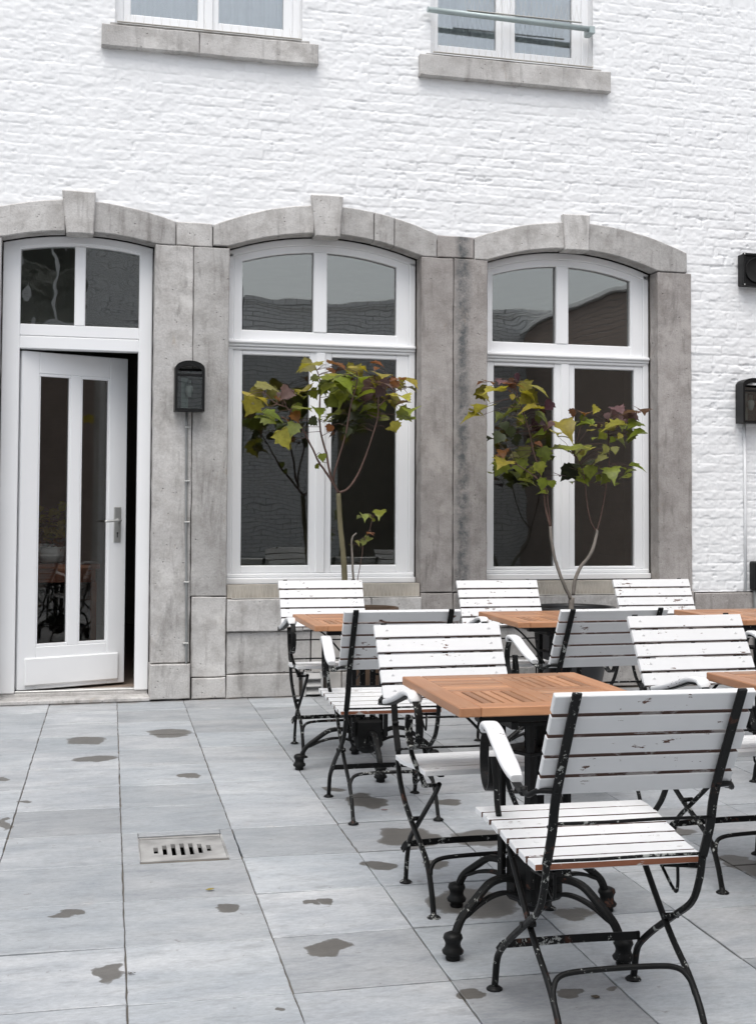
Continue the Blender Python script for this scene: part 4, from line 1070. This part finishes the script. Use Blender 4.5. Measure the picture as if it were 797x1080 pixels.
limb(mb, rel([(1.90, -.42, .58)]+S0, OF2), .0085, .006, 0); nd = limb(mb, rel([(1.915, -.42, .58)]+S1, OF2), .003, .0018, 1, 6)
add_leaves(sa, [(x-OF2.x, y-OF2.y, z, w, t, c) for x, y, z, w, t, c in LEAVES_S], nd, 5, mb)
mb.build('stem', [M_BARK_G, M_BARK_R], sa)
tag(sa, 'sapling stump with a few pale leaves beside the thin straight tree', 'sapling')
# tree B
tb = empty('forked_tree', (3.44, -.45, 0)); OF3 = Vector((3.44, -.45, 0)); mb = MB(); nodes = []
limb(mb, rel(B0, OF3), .020, .018, 0); limb(mb, rel(B1[:6], OF3), .0135, .010, 0); nodes += limb(mb, rel(B1[5:], OF3), .0085, .003, 1)[8:]
limb(mb, rel(B2, OF3), .013, .010, 0)
for pth in (B3, B4, B5): nodes += limb(mb, rel(pth, OF3), .0055, .003, 1, 7)[10:]
add_leaves(tb, [(x-OF3.x, y-OF3.y, z, w, t, c) for x, y, z, w, t, c in LEAVES_B], nodes, 8, mb)
mb.build('trunk', [M_BARK_G, M_BARK_R], tb)
tag(tb, 'small tree forking low into two stems, purple tipped leaves, by the right window', 'tree')
def pot(name, c, r, h, mat, lab):
    mb = MB(); mb.lathe([(r*.55, 0), (r*.62, .01), (r*.80, h*.4), (r*.97, h*.9), (r*1.03, h*.94), (r*1.05, h*.975), (r*1.03, h), (r*.95, h), (r*.93, h*.97), (r*.92, h*.90), (.001, h*.895)], n=40)
    o = mb.build(name, mat, None, c); tag(o, lab, 'plant pot')
    mb = MB(); mb.lathe([(r*.915, h*.85), (r*.915, h*.905), (.001, h*.925)], n=24); mb.build('soil', M_SOIL, o)
pot('plant_pot', (3.43, -.50, .001), .285, .635, M_POT, 'round black pot at the foot of the forked tree')
pot('wicker_planter', (1.985, -.46, .001), .19, .648, M_WICKER, 'brown wicker planter holding the thin straight tree')

# ------------------------------------------------------------------ ground
def build_paving():
    ty = -.035; ca, sa_ = math.cos(ty), math.sin(ty); rnd = random.Random(21)
    P = .4385; x0, y0 = .3595, -5.222; V = []; F = []; T = []
    for i in range(-14, 24):
        for j in range(-18, 13):
            a, b = x0+i*P, x0+(i+1)*P; c, d = y0+j*P*1.0055, y0+(j+1)*P*1.0055
            shift = ((i*37) % 7-3)*.0012; c += shift; d += shift
            if d > .30: continue
            if j == 3 and i == 0: spans = [(a, .425, c, d), (.425, .748, d-.055, d), (.748, b, c, d)]
            else: spans = [(a, b, c, d)]
            tn = rnd.random()
            for (a_, b_, c_, d_) in spans:
                g = rnd.uniform(.0016, .0030); ch = .0018; zt = rnd.uniform(-.0009, .0009)
                tx, tyy = rnd.uniform(-.0015, .0015), rnd.uniform(-.0015, .0015)
                base = len(V); ring = []
                def S(u0, u1, v0, v1, z):
                    out = []
                    K = 9
                    cs = [(u0, v0), (u1, v0), (u1, v1), (u0, v1)]
                    for q in range(4):
                        p, r = cs[q], cs[(q+1) % 4]
                        for k in range(K):
                            t = k/K; out.append((p[0]+(r[0]-p[0])*t, p[1]+(r[1]-p[1])*t))
                    return out
                js = [rnd.uniform(-.0013, .0013)*(2.2 if rnd.random() < .12 else 1) for _ in range(40)]
                low = S(a_+g, b_-g, c_+g*1.5, d_-g*1.5, 0); top = S(a_+g+ch, b_-g-ch, c_+g*1.5+ch, d_-g*1.5-ch, 0)
                n = len(low)
                def W(u, v, z, k): 
                    u += js[k]; v += js[(k+7) % 40]
                    z += tx*(u-(a_+b_)/2)/P*2+tyy*(v-(c_+d_)/2)/P*2
                    return (u*ca-v*sa_, u*sa_+v*ca, z)
                V += [W(u, v, -.012, k) for k, (u, v) in enumerate(low)]
                V += [W(u, v, -.0016+zt, k) for k, (u, v) in enumerate(low)]
                V += [W(u, v, zt, k) for k, (u, v) in enumerate(top)]
                for k in range(n):
                    l = (k+1) % n
                    F.append((base+k, base+l, base+n+l, base+n+k)); F.append((base+n+k, base+n+l, base+2*n+l, base+2*n+k)); T += [tn, tn]
                F.append(tuple(base+2*n+k for k in range(n))); T.append(tn)
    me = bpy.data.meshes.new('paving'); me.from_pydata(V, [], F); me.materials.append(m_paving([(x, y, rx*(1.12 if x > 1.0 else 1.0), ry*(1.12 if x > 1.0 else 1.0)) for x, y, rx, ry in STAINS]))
    at = me.color_attributes.new('tint', 'FLOAT_COLOR', 'CORNER'); cols = []
    for p, t in zip(me.polygons, T): cols += [t, t, t, 1.]*p.loop_total
    at.data.foreach_set('color', cols); me.update()
    o = bpy.data.objects.new('paving', me); COL.objects.link(o); o['kind'] = 'structure'
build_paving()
mb = MB(); hx0, hx1, hy0, hy1 = .24, .68, -3.88, -3.55
Zg = -.0065
for a, b, c, d in ((-40, 40, -40, hy0), (-40, 40, hy1, 40), (-40, hx0, hy0, hy1), (hx1, 40, hy0, hy1)):
    mb.add([(a, c, Zg), (b, c, Zg), (b, d, Zg), (a, d, Zg)], [(0, 1, 2, 3)])
g_ = mb.build('ground', m_simple('joint_sand', (.14, .125, .105), .95, bs=60, bstr=.8, var=.4)); g_['kind'] = 'structure'
# drain: recessed frame with a slotted stone grate
dr = empty('drain_grate', (.457, -3.712, 0), -.035)
mb = MB()
mb.box(-.170, -.160, -.178, .155, -.020, -.001, b=.002); mb.box(.158, .168, -.178, .155, -.020, -.001, b=.002); mb.box(-.160, .158, .145, .155, -.020, -.001, b=.002); mb.box(-.160, .158, -.178, -.170, -.020, -.001, b=.002)
mb.build('frame', M_DRAIN, dr)
mb = MB(); xs = [-.100+k*.0335 for k in range(7)]; hl = [.042, .066, .080, .083, .080, .066, .042]; sw = .0085
y0, y1 = -.170, .145; yc = -.015; za, zb = -.022, -.007
prev = -.160
for x, h in zip(xs, hl):
    mb.box(prev, x-sw, y0, y1, za, zb)
    mb.box(x-sw, x+sw, y0, yc-h, za, zb); mb.box(x-sw, x+sw, yc+h, y1, za, zb)
    prev = x+sw
mb.box(prev, .158, y0, y1, za, zb)
mb.build('grate', M_DRAIN, dr)
mb = MB(); mb.box(-.16, .158, -.17, .145, -.20, -.10); mb.box(-.215, -.16, -.2, .2, -.20, -.022); mb.box(.158, .215, -.2, .2, -.20, -.022); mb.box(-.215, .215, .145, .21, -.20, -.022); mb.box(-.215, .215, -.2, -.17, -.20, -.022)
mb.build('pit', M_DARK, dr)
tag(dr, 'square stone drain cover with seven dark slots, sunk in the paving', 'drain')
# small litter: fallen leaf bits
rl = random.Random(5)
for (x, y, s_, c, lab) in ((.497, -4.30, .016, (.25, .20, .05), 'tiny yellow leaf scrap on the paving below the drain'), (1.36, -3.33, .014, (.22, .03, .03), 'tiny red leaf scrap by the puddle stain'),
                      (1.39, -5.47, .016, (.06, .045, .03), 'dark curled leaf scrap under the nearest chair'), (.20, -5.02, .010, (.05, .04, .03), 'dark crumb of leaf left of the long stain')):
    mb = MB(); n = 7
    pts = [(s_*math.cos(2*PI*k/n)*rl.uniform(.6, 1.2), s_*.5*math.sin(2*PI*k/n)*rl.uniform(.6, 1.2), .002+rl.uniform(0, .004)) for k in range(n)]
    mb.rings([pts, [(p[0], p[1], p[2]+.001) for p in pts]], smooth=False)
    tag(mb.build('leaf_scrap', m_simple('dry_leaf_scrap', c, .8), None, (x, y, .0012)), lab, 'fallen leaf')

# ------------------------------------------------------------------ inside the door: sideboard with a potted plant
sb = empty('sideboard', (-.10, 1.12, .05), 0)
M_SB = m_simple('reddish_brown_wood', (.36, .12, .055), .4, bs=30, var=.35)
mb = MB(); mb.box(-.36, .36, -.22, .22, .80, .84, b=.004); mb.build('top', M_SB, sb)
mb = MB(); mb.box(-.33, .33, -.18, .18, .70, .80, b=.003); mb.box(-.33, .33, -.18, .18, .16, .19, b=.003); mb.build('shelf', M_SB, sb)
for x in (-.32, .32):
    for y in (-.17, .17):
        mb = MB(); mb.box(x-.02, x+.02, y-.02, y+.02, 0, .70, b=.002); mb.build('leg', M_SB, sb)
tag(sb, 'reddish brown sideboard seen through the door glass', 'sideboard')
pt = empty('potted_plant', (-.09, 1.06, .892)); mb = MB(); mb.lathe([(.06, 0), (.085, .01), (.10, .11), (.105, .12), (.095, .12), (.09, .10), (.001, .098)], n=24)
mb.build('pot', m_simple('white_ceramic', (.85, .84, .80), .3), pt)
lv = [(rl.uniform(-.10, .10), rl.uniform(-.08, .08), rl.uniform(.16, .42), rl.uniform(.05, .09), rl.choice('fmh'), rl.choice('lyyg')) for _ in range(34)] + [(rl.uniform(-.10, .10), rl.uniform(-.08, .08), rl.uniform(.12, .2), .05, 'm', 'o') for _ in range(12)]
mb = MB(); nd = limb(mb, [(0, 0, .09), (.01, 0, .2), (0, .01, .38)], .006, .003)
add_leaves(pt, lv, nd, 9, mb); mb.build('stem', [M_BARK, M_BARK_R], pt); tag(pt, 'leafy plant in a white pot seen through the door glass', 'potted plant')

# ------------------------------------------------------------------ across the courtyard (seen only as reflections)
far = empty('courtyard_house', (0, -13.2, 0)); tag(far, 'white brick house across the courtyard, reflected in the window glass', 'house')
mb = MB()
def wall_with_holes(mb, x0, x1, z0, z1, y0, y1, holes):
    xs = sorted({x0, x1, *[h[0] for h in holes], *[h[1] for h in holes]}); zs = sorted({z0, z1, *[h[2] for h in holes], *[h[3] for h in holes]})
    for a, b in zip(xs[:-1], xs[1:]):
        for c, d in zip(zs[:-1], zs[1:]):
            if not any(h[0] <= a and b <= h[1] and h[2] <= c and d <= h[3] for h in holes): mb.box(a, b, y0, y1, c, d)
FW = [(-.9, .35, 4.3, 5.9), (-3.6, -2.3, 4.3, 5.9), (-3.6, -2.3, 1.0, 2.9), (-.9, .35, 1.0, 2.9)]
wall_with_holes(mb, -9, 3.0, 0, 7.2, -.3, 0, FW)
mb.build('wall', M_BRICK_FAR, far)
for (a, b, c, d) in FW:
    m = MB(); t = .07
    m.box(a, a+t, -.2, -.1, c, d, b=.004); m.box(b-t, b, -.2, -.1, c, d, b=.004); m.box(a+t, b-t, -.2, -.1, c, c+t, b=.004); m.box(a+t, b-t, -.2, -.1, d-t, d, b=.004)
    m.box((a+b)/2-.05, (a+b)/2+.05, -.2, -.1, c+t, d-t, b=.004)
    w = m.build('window', M_FRAME, far)
    m = MB(); m.box(a+t-.01, b-t+.01, -.17, -.16, c+t-.01, d-t+.01); m.build('pane', M_GLASS, w)
m = MB(); m.box(-9, 3, -4, -.31, 0, 7.1); m.build('interior', M_ROOM, far)
m = MB(); m.box(-9.2, 3.2, -4.2, .25, 7.2, 7.35, b=.01); m.build('roof', m_simple('dark_roof_slate', (.06, .065, .07), .7), far)
gw = MB(); wall_with_holes(gw, 3.02, 9.3, 0, 5.0, -13.5, -13.2, [(4.8, 6.0, 0, 3.4), (8.5, 9.1, 0, 4.2)]); gw.box(3.02, 9.3, -13.55, -13.15, 5.0, 5.1, b=.01)
tag(gw.build('courtyard_wall', M_BRICK_FAR), 'long white brick wall across the courtyard, reflected in the right windows', 'wall')

ob = MB(); ob.box(8.4, 12, -13.1, -.03, 0, 4.7); obh = ob.build('side_wing', m_brick_paint('brown_red_brick', True, (.28, .22, .19), (.40, .32, .28)))
tag(obh, 'brown brick wing closing the courtyard beyond the right edge, reflected in the right window', 'outbuilding')
ob = MB(); ob.box(8.3, 12.1, -13.15, -.03, 4.71, 4.80, b=.01); ob.build('roof', M_FRAME, obh)
ob = MB(); ob.box(3.05, 9.25, -14.5, -14.4, 0, 4.9); tag(ob.build('board_fence', M_ROOM), 'dim fence behind the openings of the white wall across the courtyard', 'fence')
# ------------------------------------------------------------------ light and camera
w = bpy.data.worlds.new('World'); scn.world = w; w.use_nodes = True; t = w.node_tree; t.nodes.clear()
SUN_EL, SUN_AZ = math.radians(66), math.radians(205)    # azimuth measured from +Y towards +X
sky = t.nodes.new('ShaderNodeTexSky'); sky.sky_type = 'NISHITA'; sky.sun_disc = False; sky.sun_elevation = SUN_EL; sky.sun_rotation = SUN_AZ
sky.air_density = 1.0; sky.dust_density = 3.0; sky.ozone_density = 1.0
hs = t.nodes.new('ShaderNodeHueSaturation'); hs.inputs['Saturation'].default_value = .30
bg = t.nodes.new('ShaderNodeBackground'); bg.inputs['Strength'].default_value = .15
ou = t.nodes.new('ShaderNodeOutputWorld')
t.links.new(sky.outputs[0], hs.inputs['Color']); t.links.new(hs.outputs[0], bg.inputs['Color']); t.links.new(bg.outputs[0], ou.inputs[0])
L = bpy.data.lights.new('sun', 'SUN'); L.energy = 1.2; L.angle = math.radians(50); L.color = (1., .97, .93)
so = bpy.data.objects.new('sun', L); COL.objects.link(so)
dirv = Vector((math.sin(SUN_AZ)*math.cos(SUN_EL), math.cos(SUN_AZ)*math.cos(SUN_EL), math.sin(SUN_EL)))
so.rotation_euler = dirv.to_track_quat('Z', 'Y').to_euler(); so.location = dirv*20

cam = bpy.data.cameras.new('camera'); co = bpy.data.objects.new('camera', cam); COL.objects.link(co)
cam.sensor_fit = 'VERTICAL'; cam.sensor_height = 24; cam.lens = 29.238; cam.shift_y = -.04826; cam.shift_x = 0
cam.clip_start = .05; cam.clip_end = 300
r = Vector((0.9699818, -0.2431243, 0.0050883)); dn = Vector((0.0141291, 0.0354569, -0.9992713)); fw = Vector((0.2427667, 0.9693469, 0.0378276))
co.matrix_world = Matrix(((r.x, -dn.x, -fw.x, 0), (r.y, -dn.y, -fw.y, -8.60879), (r.z, -dn.z, -fw.z, 1.3), (0, 0, 0, 1)))
scn.camera = co
vs = scn.view_settings; vs.view_transform = 'Standard'; vs.look = 'None'; vs.exposure = 0.55; vs.gamma = 1; vs.use_curve_mapping = False
scn.render.engine = 'CYCLES'; scn.cycles.use_denoising = True; scn.cycles.max_bounces = 8; scn.cycles.transparent_max_bounces = 16
scn.cycles.caustics_reflective = False; scn.cycles.caustics_refractive = False
